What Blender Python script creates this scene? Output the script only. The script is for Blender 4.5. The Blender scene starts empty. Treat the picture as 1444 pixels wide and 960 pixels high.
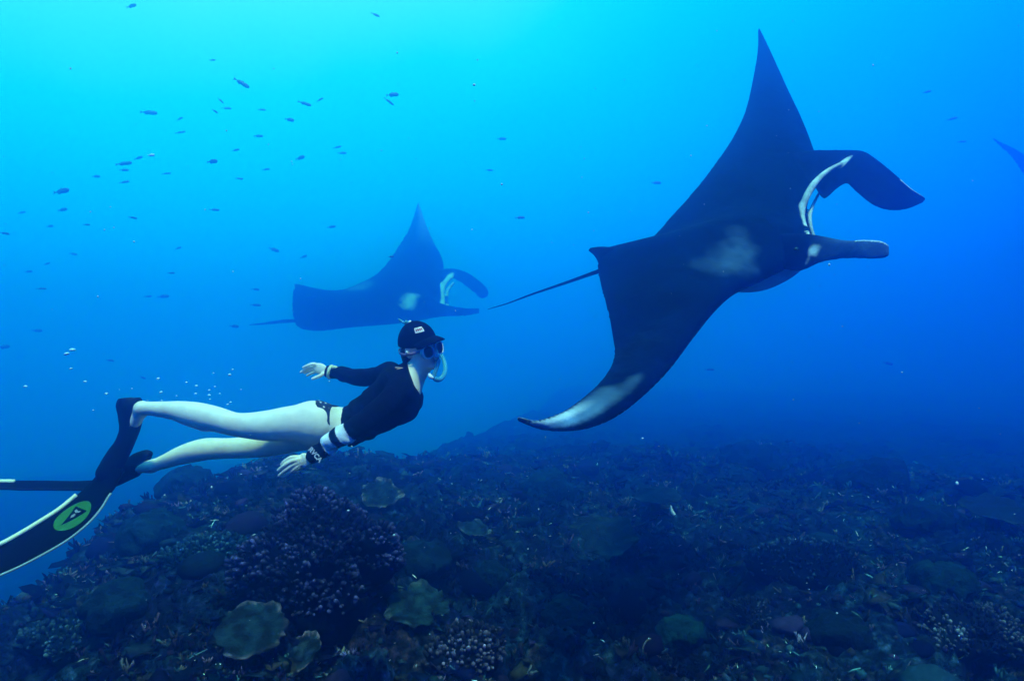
import bpy, bmesh, math, random
import numpy as np
from mathutils import Vector, Matrix
from mathutils.kdtree import KDTree

rnd = random.Random(7)
nr = np.random.RandomState(7)
S = bpy.context.scene
COL = S.collection

# ------------------------------------------------------------------ camera
CAM_Z = 3.0
FPX = 24.0 / 36.0 * 1444.0
cam_d = bpy.data.cameras.new('camera')
cam = bpy.data.objects.new('camera', cam_d)
COL.objects.link(cam)
cam.location = (0, 0, CAM_Z)
cam.rotation_euler = (math.radians(90), 0, 0)
cam_d.lens = 24
cam_d.sensor_width = 36
cam_d.clip_start = 0.05
cam_d.clip_end = 400
S.camera = cam

def P(px, py, d):
    """point d metres in front of the camera on the line of sight through a photo pixel (for reading sizes off the photo)"""
    return np.array([(px - 722.0) / FPX * d, d, CAM_Z + (480.0 - py) / FPX * d])

# ------------------------------------------------------------------ render / view
S.view_settings.view_transform = 'Standard'
S.view_settings.look = 'None'
S.view_settings.exposure = 0.0
S.view_settings.gamma = 1.0
S.cycles.volume_bounces = 8
S.cycles.max_bounces = 12
S.cycles.diffuse_bounces = 2
S.cycles.glossy_bounces = 2
S.cycles.transmission_bounces = 4
S.cycles.transparent_max_bounces = 16
S.cycles.use_denoising = True

# ------------------------------------------------------------------ the water beyond the haze: world colour by direction
def srgb(r, g, b, k=1.0):
    def f(c):
        c /= 255.0
        return (c / 12.92 if c <= 0.04045 else ((c + 0.055) / 1.055) ** 2.4) * k
    return (f(r), f(g), f(b), 1.0)

W = bpy.data.worlds.new("World")
S.world = W
W.use_nodes = True
nt = W.node_tree
nt.nodes.clear()
wout = nt.nodes.new('ShaderNodeOutputWorld')
wbg = nt.nodes.new('ShaderNodeBackground')
tc = nt.nodes.new('ShaderNodeTexCoord')
nrmz = nt.nodes.new('ShaderNodeVectorMath'); nrmz.operation = 'NORMALIZE'
dt = nt.nodes.new('ShaderNodeVectorMath'); dt.operation = 'DOT_PRODUCT'
_a, _e = math.radians(-33), math.radians(58)
dt.inputs[1].default_value = (math.sin(_a) * math.cos(_e), math.cos(_a) * math.cos(_e), math.sin(_e))
nt.links.new(tc.outputs['Generated'], nrmz.inputs[0])
nt.links.new(nrmz.outputs[0], dt.inputs[0])
wn = nt.nodes.new('ShaderNodeTexNoise')
wn.inputs['Scale'].default_value = 3.5
wn.inputs['Detail'].default_value = 2.0
nt.links.new(nrmz.outputs[0], wn.inputs['Vector'])
wm = nt.nodes.new('ShaderNodeMath'); wm.operation = 'MULTIPLY_ADD'
wm.inputs[1].default_value = 0.07; wm.inputs[2].default_value = -0.035
nt.links.new(wn.outputs['Fac'], wm.inputs[0])
wa = nt.nodes.new('ShaderNodeMath'); wa.operation = 'ADD'
nt.links.new(dt.outputs['Value'], wa.inputs[0]); nt.links.new(wm.outputs[0], wa.inputs[1])
ramp = nt.nodes.new('ShaderNodeValToRGB')
stops = [
    (-0.60, (0, 6, 130), 1), (-0.10, (0, 12, 190), 1), (0.10, (0, 38, 245), 1.1), (0.24, (0, 76, 255), 1.5),
    (0.33, (0, 104, 255), 1.75), (0.45, (0, 130, 255), 1.7), (0.55, (0, 155, 255), 1.55),
    (0.68, (0, 194, 255), 1.35), (0.76, (30, 222, 255), 1.25), (0.83, (130, 240, 255), 1.2), (1.0, (220, 255, 255), 1.7)]
el = ramp.color_ramp.elements
while len(el) < len(stops):
    el.new(0.5)
for e_, (p, c, k) in zip(el, stops):
    e_.position = (p + 1) / 2
    e_.color = srgb(*c, k)
mr = nt.nodes.new('ShaderNodeMapRange')
mr.inputs[1].default_value = -1; mr.inputs[2].default_value = 1
nt.links.new(wa.outputs[0], mr.inputs[0])
nt.links.new(mr.outputs[0], ramp.inputs[0])
nt.links.new(ramp.outputs[0], wbg.inputs['Color'])
wbg.inputs['Strength'].default_value = 1.0
nt.links.new(wbg.outputs[0], wout.inputs['Surface'])

# ------------------------------------------------------------------ sun
sd = bpy.data.lights.new('sun', 'SUN')
sd.energy = 5.0
sd.angle = math.radians(4)
sd.color = (1.0, 0.82, 0.70)
sun = bpy.data.objects.new('sun', sd)
COL.objects.link(sun)
SUN_DIR = Vector((0.16, -0.38, 0.90)).normalized()     # towards the sun
sun.rotation_euler = SUN_DIR.to_track_quat('Z', 'Y').to_euler()

# ------------------------------------------------------------------ materials
def mat(name, col=(0.5, 0.5, 0.5), rough=0.6, spec=0.5, noise=None, bump=None, attr=None, trans=0.0, metal=0.0, sheen=0.0, sss=0.0):
    m = bpy.data.materials.new(name)
    m.use_nodes = True
    n = m.node_tree
    b = n.nodes['Principled BSDF']
    b.inputs['Roughness'].default_value = rough
    b.inputs['Specular IOR Level'].default_value = spec
    b.inputs['Metallic'].default_value = metal
    b.inputs['Transmission Weight'].default_value = trans
    if sss:
        b.inputs['Subsurface Weight'].default_value = sss
        b.inputs['Subsurface Radius'].default_value = (0.02, 0.008, 0.005)
        b.inputs['Subsurface Scale'].default_value = 1.0
    if attr:
        src = n.nodes.new('ShaderNodeAttribute'); src.attribute_name = attr
        out = src.outputs['Color']
    else:
        src = n.nodes.new('ShaderNodeRGB'); src.outputs[0].default_value = (*col, 1)
        out = src.outputs[0]
    co = n.nodes.new('ShaderNodeTexCoord')
    if noise:
        sc, amt = noise
        t = n.nodes.new('ShaderNodeTexNoise'); t.inputs['Scale'].default_value = sc; t.inputs['Detail'].default_value = 5
        n.links.new(co.outputs['Object'], t.inputs['Vector'])
        r = n.nodes.new('ShaderNodeMapRange')
        r.inputs[1].default_value = 0.3; r.inputs[2].default_value = 0.7
        r.inputs[3].default_value = 1 - amt; r.inputs[4].default_value = 1 + amt
        n.links.new(t.outputs['Fac'], r.inputs[0])
        v = n.nodes.new('ShaderNodeVectorMath'); v.operation = 'SCALE'
        n.links.new(out, v.inputs[0]); n.links.new(r.outputs[0], v.inputs['Scale'])
        out = v.outputs[0]
    n.links.new(out, b.inputs['Base Color'])
    if bump:
        sc, st, dist = bump
        t = n.nodes.new('ShaderNodeTexNoise'); t.inputs['Scale'].default_value = sc; t.inputs['Detail'].default_value = 6
        n.links.new(co.outputs['Object'], t.inputs['Vector'])
        bu = n.nodes.new('ShaderNodeBump'); bu.inputs['Strength'].default_value = st; bu.inputs['Distance'].default_value = dist
        n.links.new(t.outputs['Fac'], bu.inputs['Height'])
        n.links.new(bu.outputs[0], b.inputs['Normal'])
    return m

# ------------------------------------------------------------------ objects
def tag(o, label=None, cat=None, group=None, kind=None):
    if label: o['label'] = label
    if cat: o['category'] = cat
    if group: o['group'] = group
    if kind: o['kind'] = kind
    return o

def mesh_np(name, V, F, m=None, parent=None, smooth=True, colors=None, attr='Col'):
    """V (n,3), F (m,4) or (m,3) int arrays or a list of index tuples"""
    me = bpy.data.meshes.new(name)
    V = np.asarray(V, dtype=np.float32)
    if isinstance(F, np.ndarray):
        k = F.shape[1]
        me.vertices.add(len(V)); me.vertices.foreach_set('co', V.ravel())
        me.loops.add(F.size); me.loops.foreach_set('vertex_index', F.astype(np.int32).ravel())
        me.polygons.add(len(F))
        me.polygons.foreach_set('loop_start', np.arange(0, F.size, k, dtype=np.int32))
        me.update(calc_edges=True)
    else:
        me.from_pydata([tuple(map(float, v)) for v in V], [], F)
    me.validate()
    if colors is not None:
        a = me.color_attributes.new(attr, 'FLOAT_COLOR', 'POINT')
        c = np.ones((len(V), 4), np.float32); c[:, :3] = colors
        a.data.foreach_set('color', c.ravel())
    if smooth:
        me.shade_smooth()
    if m: me.materials.append(m)
    o = bpy.data.objects.new(name, me)
    COL.objects.link(o)
    if parent: o.parent = parent
    return o

def empty(name, loc=(0, 0, 0)):
    o = bpy.data.objects.new(name, None)
    o.empty_display_size = 0.1
    COL.objects.link(o)
    o.location = loc
    return o

def adopt(root, *objs):
    """parent meshes made in world coordinates under an empty without moving them"""
    bpy.context.view_layer.update()
    for o in objs:
        o.parent = root
        o.matrix_parent_inverse = root.matrix_world.inverted()

def nz(v): 
    v = np.asarray(v, float)
    return v / max(1e-9, np.linalg.norm(v))

# ---- numpy value noise (vectorised, tileable hashing)
_perm = np.random.RandomState(3).rand(256 * 256).astype(np.float32)
def _h(ix, iy, iz):
    return _perm[((ix * 73856093) ^ (iy * 19349663) ^ (iz * 83492791)) & 65535]
def vnoise(x, y, z=0.0):
    x, y, z = np.broadcast_arrays(np.asarray(x, float), np.asarray(y, float), np.asarray(z, float))
    ix, iy, iz = np.floor(x).astype(np.int64), np.floor(y).astype(np.int64), np.floor(z).astype(np.int64)
    fx, fy, fz = x - ix, y - iy, z - iz
    fx, fy, fz = [f * f * (3 - 2 * f) for f in (fx, fy, fz)]
    r = 0
    for dx in (0, 1):
        for dy in (0, 1):
            for dz in (0, 1):
                r = r + _h(ix + dx, iy + dy, iz + dz) * (fx if dx else 1 - fx) * (fy if dy else 1 - fy) * (fz if dz else 1 - fz)
    return r - 0.5
def fbm(x, y, z=0.0, o=4, g=0.5):
    a, r, s = 1.0, 0.0, 1.0
    for i in range(o):
        r = r + a * vnoise(x * s + 17.3 * i, y * s - 9.1 * i, z * s + 3.7 * i); a *= g; s *= 2.03
    return r

# ---- signed-distance grid with smooth unions, meshed by surface nets
class Field:
    def __init__(self, lo, hi, h):
        self.lo = np.array(lo, float); self.h = h
        self.n = np.ceil((np.array(hi) - self.lo) / h).astype(int) + 1
        self.F = np.full(self.n, 0.2, np.float32)
    def _box(self, mn, mx):
        a = np.clip(np.floor((mn - self.lo) / self.h).astype(int), 0, self.n)
        b = np.clip(np.ceil((mx - self.lo) / self.h).astype(int) + 1, 0, self.n)
        sl = tuple(slice(i, j) for i, j in zip(a, b))
        g = [self.lo[i] + self.h * np.arange(a[i], b[i], dtype=np.float32) for i in range(3)]
        return sl, np.meshgrid(*g, indexing='ij', sparse=True)
    def _merge(self, sl, d, k, op='add'):
        A = self.F[sl]
        d = d.astype(np.float32)
        if op == 'sub':
            d = -d
            hh = np.maximum(k - np.abs(A - d), 0) / k
            self.F[sl] = np.maximum(A, d) + hh * hh * k * 0.25
        else:
            hh = np.maximum(k - np.abs(A - d), 0) / k
            self.F[sl] = np.minimum(A, d) - hh * hh * k * 0.25
    def cap(self, a, b, ra, rb, k=0.02, flat=None, fn=1.0):
        """round cone; flat = unit axis along which it is squashed by fn (<1 thinner)"""
        a = np.array(a, float); b = np.array(b, float); m = max(ra, rb) + k + 2 * self.h
        if fn > 1: m *= fn
        sl, (X, Y, Z) = self._box(np.minimum(a, b) - m, np.maximum(a, b) + m)
        if 0 in self.F[sl].shape: return
        ab = b - a; L2 = max(1e-9, float(ab @ ab))
        px, py, pz = X - a[0], Y - a[1], Z - a[2]
        t = np.clip((px * ab[0] + py * ab[1] + pz * ab[2]) / L2, 0, 1)
        qx, qy, qz = px - t * ab[0], py - t * ab[1], pz - t * ab[2]
        if flat is not None:
            f = nz(flat); dd = qx * f[0] + qy * f[1] + qz * f[2]
            q2 = qx * qx + qy * qy + qz * qz + dd * dd * (1 / (fn * fn) - 1)
        else:
            q2 = qx * qx + qy * qy + qz * qz
        d = np.sqrt(np.maximum(q2, 0)) - (ra + (rb - ra) * t)
        if flat is not None and fn < 1: d = d * (0.5 + 0.5 * fn)
        self._merge(sl, d, k)
    def chain(self, pts, k=0.02, flat=None, fn=1.0):
        """a limb: splined centre line and radii, merged into the grid once so that it stays smooth"""
        q = np.array([list(p) + [r] for p, r in pts])
        q = spline(q, max(6, 6 * len(pts)))
        m = q[:, 3].max() + k + 2 * self.h
        sl, G_ = self._box(q[:, :3].min(0) - m, q[:, :3].max(0) + m)
        sub_ = Field.__new__(Field); sub_.h = self.h; sub_.n = np.array(self.F[sl].shape)
        sub_.lo = self.lo + self.h * np.array([s_.start for s_ in sl]); sub_.F = np.full(sub_.n, 0.2, np.float32)
        for a, b in zip(q[:-1], q[1:]):
            sub_.cap(a[:3], b[:3], a[3], b[3], 0.0015, flat, fn)
        self._merge(sl, sub_.F, k)
    def ell(self, c, ax, r, k=0.02, op='add'):
        """ellipsoid, ax 3x3 rows = axes, r = radii"""
        c = np.array(c, float); r = np.array(r, float); m = r.max() + k + 2 * self.h
        sl, (X, Y, Z) = self._box(c - m, c + m)
        if 0 in self.F[sl].shape: return
        X, Y, Z = X - c[0], Y - c[1], Z - c[2]
        u = [ax[i][0] * X + ax[i][1] * Y + ax[i][2] * Z for i in range(3)]
        k0 = np.sqrt(sum((u[i] / r[i]) ** 2 for i in range(3)))
        k1 = np.sqrt(sum((u[i] / r[i] ** 2) ** 2 for i in range(3))) + 1e-6
        self._merge(sl, k0 * (k0 - 1) / k1, k, op)
    def cut(self, p, n):
        """keep the side where (x-p).n < 0"""
        n = nz(n); p = np.array(p, float)
        sl, (X, Y, Z) = self._box(self.lo, self.lo + self.h * self.n)
        d = (X - p[0]) * n[0] + (Y - p[1]) * n[1] + (Z - p[2]) * n[2]
        self.F = np.maximum(self.F, d.astype(np.float32))
    def noise(self, amp, sc, o=3):
        m = np.abs(self.F) < amp * 2 + 2 * self.h
        I = np.argwhere(m)
        Q = self.lo + I * self.h
        self.F[m] += (amp * fbm(Q[:, 0] * sc, Q[:, 1] * sc, Q[:, 2] * sc, o)).astype(np.float32)
    def mesh(self):
        F = self.F; F[0], F[-1], F[:, 0], F[:, -1], F[:, :, 0], F[:, :, -1] = [0.05] * 6
        s = F < 0
        n = np.array(F.shape)
        c = np.zeros(n - 1, np.int8)
        for i in (0, 1):
            for j in (0, 1):
                for k in (0, 1):
                    c += s[i:n[0] - 1 + i, j:n[1] - 1 + j, k:n[2] - 1 + k]
        act = np.argwhere((c > 0) & (c < 8))
        idx = np.full(n - 1, -1, np.int32); idx[tuple(act.T)] = np.arange(len(act))
        acc = np.zeros((len(act), 3)); cnt = np.zeros(len(act))
        cor = [(i, j, k) for i in (0, 1) for j in (0, 1) for k in (0, 1)]
        val = {q: F[tuple((act + q).T)] for q in cor}
        for p in cor:
            for ax in range(3):
                if p[ax] == 0:
                    q = list(p); q[ax] = 1; q = tuple(q)
                    a, b = val[p], val[q]
                    m = (a < 0) != (b < 0)
                    t = np.where(m, a / np.where(m, a - b, 1), 0)
                    pt = np.tile(np.array(p, float), (len(act), 1)); pt[:, ax] += t
                    acc[m] += pt[m]; cnt[m] += 1
        V = self.lo + (act + acc / cnt[:, None]) * self.h
        faces = []
        for ax in range(3):
            u, v = (ax + 1) % 3, (ax + 2) % 3
            sa = [slice(None)] * 3; sb = [slice(None)] * 3
            sa[ax] = slice(0, -1); sb[ax] = slice(1, None)
            A, B = s[tuple(sa)], s[tuple(sb)]
            for flip, M in ((False, A & ~B), (True, ~A & B)):
                I = np.argwhere(M)
                I = I[(I[:, u] > 0) & (I[:, v] > 0)]
                e = []
                for du, dv in ((-1, -1), (0, -1), (0, 0), (-1, 0)):
                    J = I.copy(); J[:, u] += du; J[:, v] += dv
                    J = np.minimum(J, n - 2)
                    e.append(idx[tuple(J.T)])
                q = np.stack(e, 1)
                if flip: q = q[:, ::-1]
                faces.append(q)
        Fc = np.concatenate(faces)
        Fc = Fc[(Fc >= 0).all(1)]
        return V, Fc

def spline(pts, n):
    """Catmull-Rom through rows of pts, n samples"""
    pts = np.asarray(pts, float)
    m = len(pts)
    d = np.r_[0, np.cumsum(np.sqrt(((pts[1:] - pts[:-1]) ** 2).sum(1)) ** 0.5 + 1e-6)]
    T = np.linspace(0, d[-1], n)
    out = np.zeros((n, pts.shape[1]))
    # tangents by finite differences on the chord parameter
    tan = np.zeros_like(pts)
    for i in range(m):
        a, b = max(0, i - 1), min(m - 1, i + 1)
        tan[i] = (pts[b] - pts[a]) / (d[b] - d[a])
    for k, t in enumerate(T):
        i = min(m - 2, max(0, int(np.searchsorted(d, t, 'right') - 1)))
        h = d[i + 1] - d[i]; u = (t - d[i]) / h
        h00 = 2 * u**3 - 3 * u**2 + 1; h10 = u**3 - 2 * u**2 + u; h01 = -2 * u**3 + 3 * u**2; h11 = u**3 - u**2
        out[k] = h00 * pts[i] + h10 * h * tan[i] + h01 * pts[i + 1] + h11 * h * tan[i + 1]
    return out

def tube(pts, rad, seg=10, n=None, closed=False):
    """tube along points -> V, F(list)"""
    pts = np.asarray(pts, float)
    if n: 
        rr = np.atleast_1d(rad) if np.ndim(rad) else np.full(len(pts), rad)
        q = spline(np.c_[pts, rr], n); pts, rad = q[:, :3], q[:, 3]
    m = len(pts)
    rad = np.full(m, rad) if np.ndim(rad) == 0 else np.asarray(rad)
    V = []; up = np.array([0.13, 0.21, 1.0])
    for i in range(m):
        a, b = (pts[(i - 1) % m], pts[(i + 1) % m]) if closed else (pts[max(0, i - 1)], pts[min(m - 1, i + 1)])
        t = nz(b - a)
        x = nz(up - t * (up @ t)); y = np.cross(t, x); up = x
        for j in range(seg):
            w = 2 * math.pi * j / seg
            V.append(pts[i] + rad[i] * (math.cos(w) * x + math.sin(w) * y))
    F = []
    for i in range(m if closed else m - 1):
        for j in range(seg):
            k = (i + 1) % m
            F.append((i * seg + j, i * seg + (j + 1) % seg, k * seg + (j + 1) % seg, k * seg + j))
    if not closed:
        F.append(tuple(range(seg))[::-1]); F.append(tuple((m - 1) * seg + j for j in range(seg)))
    return V, F

def join(parts):
    V, F = [], []
    for v, f in parts:
        o = len(V); V += list(v); F += [tuple(i + o for i in q) for q in f]
    return V, F

# ------------------------------------------------------------------ manta rays
manta_mat = mat('manta_skin', attr='Col', rough=0.6, spec=0.025, noise=(6, 0.25), bump=(9, 0.5, 0.03))
manta_mat.node_tree.nodes['Principled BSDF'].inputs['Specular Tint'].default_value = (.12, .45, 1.0, 1)
DARK = np.array([0.0, 0.002, 0.012]); PALE = np.array([0.70, 0.84, 0.84]); GREY = np.array([0.08, 0.17, 0.26])

def emin(t):
    return min(1.0, math.sqrt(max(0.0, t * (1 - t))) * 5)

def loft(st, ns=70, nc=28, camber=0.0):
    """st rows: leading edge xyz, trailing edge xyz, thickness above, thickness below -> V, F, side(+1 dorsal), chord t, station s"""
    q = spline(st, ns)
    V, F, side, T, Sx = [], [], [], [], []
    cs = 0.5 - 0.5 * np.cos(np.linspace(0, math.pi, nc))
    prevn = None
    for i in range(ns):
        le, te, up, dn = q[i, :3], q[i, 3:6], max(q[i, 6], 0.004), max(q[i, 7], 0.004)
        a, b = max(0, i - 1), min(ns - 1, i + 1)
        span = (q[b, :3] + q[b, 3:6]) - (q[a, :3] + q[a, 3:6])
        nn = nz(np.cross(te - le, span))
        if prevn is not None and nn @ prevn < 0: nn = -nn
        if prevn is not None: nn = nz(nn * 0.5 + prevn * 0.5)
        if prevn is None and nn @ (np.array([0, 0, CAM_Z]) - le) < 0: nn = -nn
        prevn = nn
        for k, t in enumerate(np.r_[cs, cs[-2:0:-1]]):
            top = k < nc
            prof = 1.9 * (math.sqrt(max(t, 0)) * (1 - t) ** 1.15) + 0.0
            off = (up * prof + 0.011 * emin(t)) if top else -(dn * prof + 0.011 * emin(t))
            V.append(le + (te - le) * t + nn * off)
            side.append(1 if top else -1); T.append(t); Sx.append(i / (ns - 1))
    m = 2 * nc - 2
    for i in range(ns - 1):
        for j in range(m):
            F.append((i * m + j, i * m + (j + 1) % m, (i + 1) * m + (j + 1) % m, (i + 1) * m + j))
    F.append(tuple(range(m))); F.append(tuple((ns - 1) * m + j for j in range(m))[::-1])
    return V, F, side, T, Sx

def st_px(rows):
    return [list(P(*r[0])) + list(P(*r[1])) + [r[2], r[3]] for r in rows]

def make_manta(rows, fins, extra, paint, voxel, cavity=None):
    """rows: wing stations, fins: lists of stations, extra: [(pts, radii)], paint(V, dorsal) -> colours; returns V,F,colour"""
    parts = []; src = []; sd_ = []
    V, F, side, T, Sx = loft(st_px(rows), 110, 30)
    parts.append((V, F)); src += V; sd_ += [(s, 0, t, x) for s, t, x in zip(side, T, Sx)]
    for k, f in enumerate(fins):
        V, F, side, T, Sx = loft(st_px(f), 40, 14)
        parts.append((V, F)); src += V; sd_ += [(s, 1 + k, t, x) for s, t, x in zip(side, T, Sx)]
    for pts, rr in extra:
        V, F = tube([P(*p) for p in pts], rr, 12, 24)
        parts.append((V, F)); src += V; sd_ += [(-1, 9, 0.5, 0.5)] * len(V)
    V, F = join(parts)
    me = bpy.data.meshes.new('tmp'); me.from_pydata([tuple(v) for v in V], [], F)
    bm = bmesh.new(); bm.from_mesh(me); bmesh.ops.recalc_face_normals(bm, faces=bm.faces); bm.to_mesh(me); bm.free()
    o = bpy.data.objects.new('tmp', me); COL.objects.link(o)
    r = o.modifiers.new('r', 'REMESH'); r.mode = 'VOXEL'; r.voxel_size = voxel
    s = o.modifiers.new('s', 'SMOOTH'); s.factor = 0.5; s.iterations = 9
    dg = bpy.context.evaluated_depsgraph_get()
    ev = o.evaluated_get(dg); m2 = bpy.data.meshes.new_from_object(ev)
    bpy.data.objects.remove(o); bpy.data.meshes.remove(me)
    n = len(m2.vertices); co = np.zeros(n * 3, np.float32); m2.vertices.foreach_get('co', co); co = co.reshape(-1, 3)
    kd = KDTree(len(src))
    for i, v in enumerate(src): kd.insert(v, i)
    kd.balance()
    info = []
    for v in co:
        h = kd.find_n(v, 7); i0 = h[0][1]; a0 = sd_[i0]
        ws = ts = ss = 0.0
        for _, i, d in h:
            a = sd_[i]
            if a[0] == a0[0] and a[1] == a0[1]:
                w = 1 / (d + .004); ws += w; ts += w * a[2]; ss += w * a[3]
        info.append((a0[0], a0[1], ts / ws, ss / ws))
    info = np.array(info)
    col = paint(co, info)
    a = m2.color_attributes.new('Col', 'FLOAT_COLOR', 'POINT')
    c = np.ones((n, 4), np.float32); c[:, :3] = col; a.data.foreach_set('color', c.ravel())
    m2.shade_smooth(); m2.materials.append(manta_mat)
    o = bpy.data.objects.new('body', m2); COL.objects.link(o)
    return o

def blob(co, c, r, soft=0.5, nsc=9.0, namp=0.5):
    d = np.sqrt(((co - np.asarray(c)) ** 2).sum(1)) / r
    d = d + namp * fbm(co[:, 0] * nsc, co[:, 1] * nsc, co[:, 2] * nsc, 3)
    return np.clip((1 - d) / soft, 0, 1)

def mixc(c, col, w):
    return c * (1 - w[:, None]) + np.asarray(col) * w[:, None]

def deep(rows, c, k):
    return [tuple((v[0], v[1], c + (v[2] - c) * k) if isinstance(v, tuple) else v for v in r) for r in rows]
def deeper(rows, k):
    return [tuple((v[0], v[1], v[2] * k) if isinstance(v, tuple) else v * k for v in r) for r in rows]

# near manta: left wing raised and further off, right wing nearer and curling down
rowsA = [
    ((1071, 40, 7.10), (1069, 43, 7.10), .006, .006),
    ((1082, 62, 7.00), (1068, 72, 7.00), .010, .010),
    ((1094, 88, 6.90), (1062, 108, 6.88), .016, .014),
    ((1113, 130, 6.72), (1051, 155, 6.65), .026, .022),
    ((1130, 166, 6.55), (1034, 192, 6.45), .042, .032),
    ((1144, 202, 6.40), (1010, 228, 6.25), .065, .05),
    ((1152, 232, 6.22), (984, 262, 6.05), .10, .08),
    ((1142, 268, 6.02), (952, 298, 5.88), .15, .11),
    ((1128, 300, 5.85), (905, 345, 5.72), .20, .13),
    ((1138, 335, 5.70), (848, 352, 5.62), .22, .15),
    ((1125, 365, 5.58), (842, 378, 5.55), .20, .14),
    ((1085, 388, 5.45), (846, 402, 5.45), .15, .10),
    ((1040, 410, 5.32), (856, 440, 5.30), .11, .07),
    ((1008, 438, 5.20), (865, 488, 5.16), .08, .05),
    ((976, 478, 5.08), (862, 514, 5.02), .06, .04),
    ((945, 520, 4.96), (846, 538, 4.90), .045, .03),
    ((908, 558, 4.86), (822, 560, 4.80), .032, .022),
    ((866, 590, 4.78), (796, 578, 4.72), .022, .016),
    ((818, 607, 4.72), (772, 588, 4.67), .014, .012),
    ((770, 606, 4.68), (750, 593, 4.64), .009, .009),
    ((730, 590, 4.66), (727, 589, 4.65), .005, .005)]
finA1 = [  # upper (left) cephalic fin, arching over to the right: outer edge / inner edge
    ((1120, 216, 6.25), (1120, 262, 6.05), .015, .015),
    ((1150, 213, 6.14), (1146, 262, 6.0), .045, .04),
    ((1172, 212, 6.11), (1162, 281, 6.0), .04, .035),
    ((1198, 212, 6.08), (1180, 266, 5.98), .032, .028),
    ((1219, 214, 6.02), (1193, 259, 5.92), .026, .022),
    ((1240, 228, 5.95), (1206, 270, 5.85), .024, .02),
    ((1264, 248, 5.88), (1232, 290, 5.78), .022, .018),
    ((1284, 266, 5.84), (1258, 297, 5.76), .018, .014),
    ((1302, 278, 5.82), (1282, 294, 5.77), .010, .010),
    ((1305, 281, 5.82), (1302, 285, 5.80), .005, .005)]
finA2 = [  # lower (right) cephalic fin
    ((1098, 330, 5.62), (1092, 378, 5.58), .03, .03),
    ((1136, 330, 5.48), (1128, 382, 5.42), .07, .06),
    ((1162, 334, 5.40), (1158, 370, 5.36), .045, .04),
    ((1190, 339, 5.32), (1190, 365, 5.30), .035, .03),
    ((1220, 339, 5.25), (1220, 365, 5.22), .028, .025),
    ((1242, 340, 5.20), (1243, 365, 5.18), .020, .018),
    ((1253, 345, 5.18), (1254, 361, 5.16), .010, .010)]
extraA = [
    # dorsal lip, ventral lip
    ([(1216, 220, 6.03), (1192, 228, 6.03), (1166, 242, 5.98), (1146, 262, 5.90), (1133, 288, 5.83), (1131, 305, 5.80), (1138, 330, 5.66), (1146, 345, 5.52)], [.008, .016, .024, .031, .031, .026, .024, .02]),
    ([(1178, 246, 6.12), (1163, 262, 6.10), (1151, 280, 6.05), (1143, 299, 5.97), (1143, 320, 5.86), (1150, 342, 5.68)], [.010, .014, .016, .018, .02, .022]),
    ([(1184, 238, 6.14), (1156, 254, 6.12), (1139, 275, 6.06), (1132, 296, 5.98), (1134, 318, 5.88), (1142, 340, 5.7)], [.015, .025, .03, .035, .035, .03]),
    # throat / cheek under the head
    ([(1010, 398, 5.72), (1062, 393, 5.66), (1100, 381, 5.64), (1135, 364, 5.58)], [.07, .115, .105, .06]),
]
def PD(x, y, d): return P(x, y, 5.7 + (d - 5.7) * 1.9)
finA1, finA2 = [deep(r_, 5.7, 1.9) for r_ in (finA1, finA2)]
extraA = [([(x, y, 5.7 + (d - 5.7) * 1.9) for x, y, d in a], b) for a, b in extraA]
lipA = spline([P(*p) for p in extraA[0][0]], 200)
lipA2 = spline([P(*p) for p in extraA[1][0]], 200)

def neard(co, line):
    d = np.full(len(co), 9.0)
    for q in line:
        d = np.minimum(d, ((co - q) ** 2).sum(1))
    return np.sqrt(d)

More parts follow.
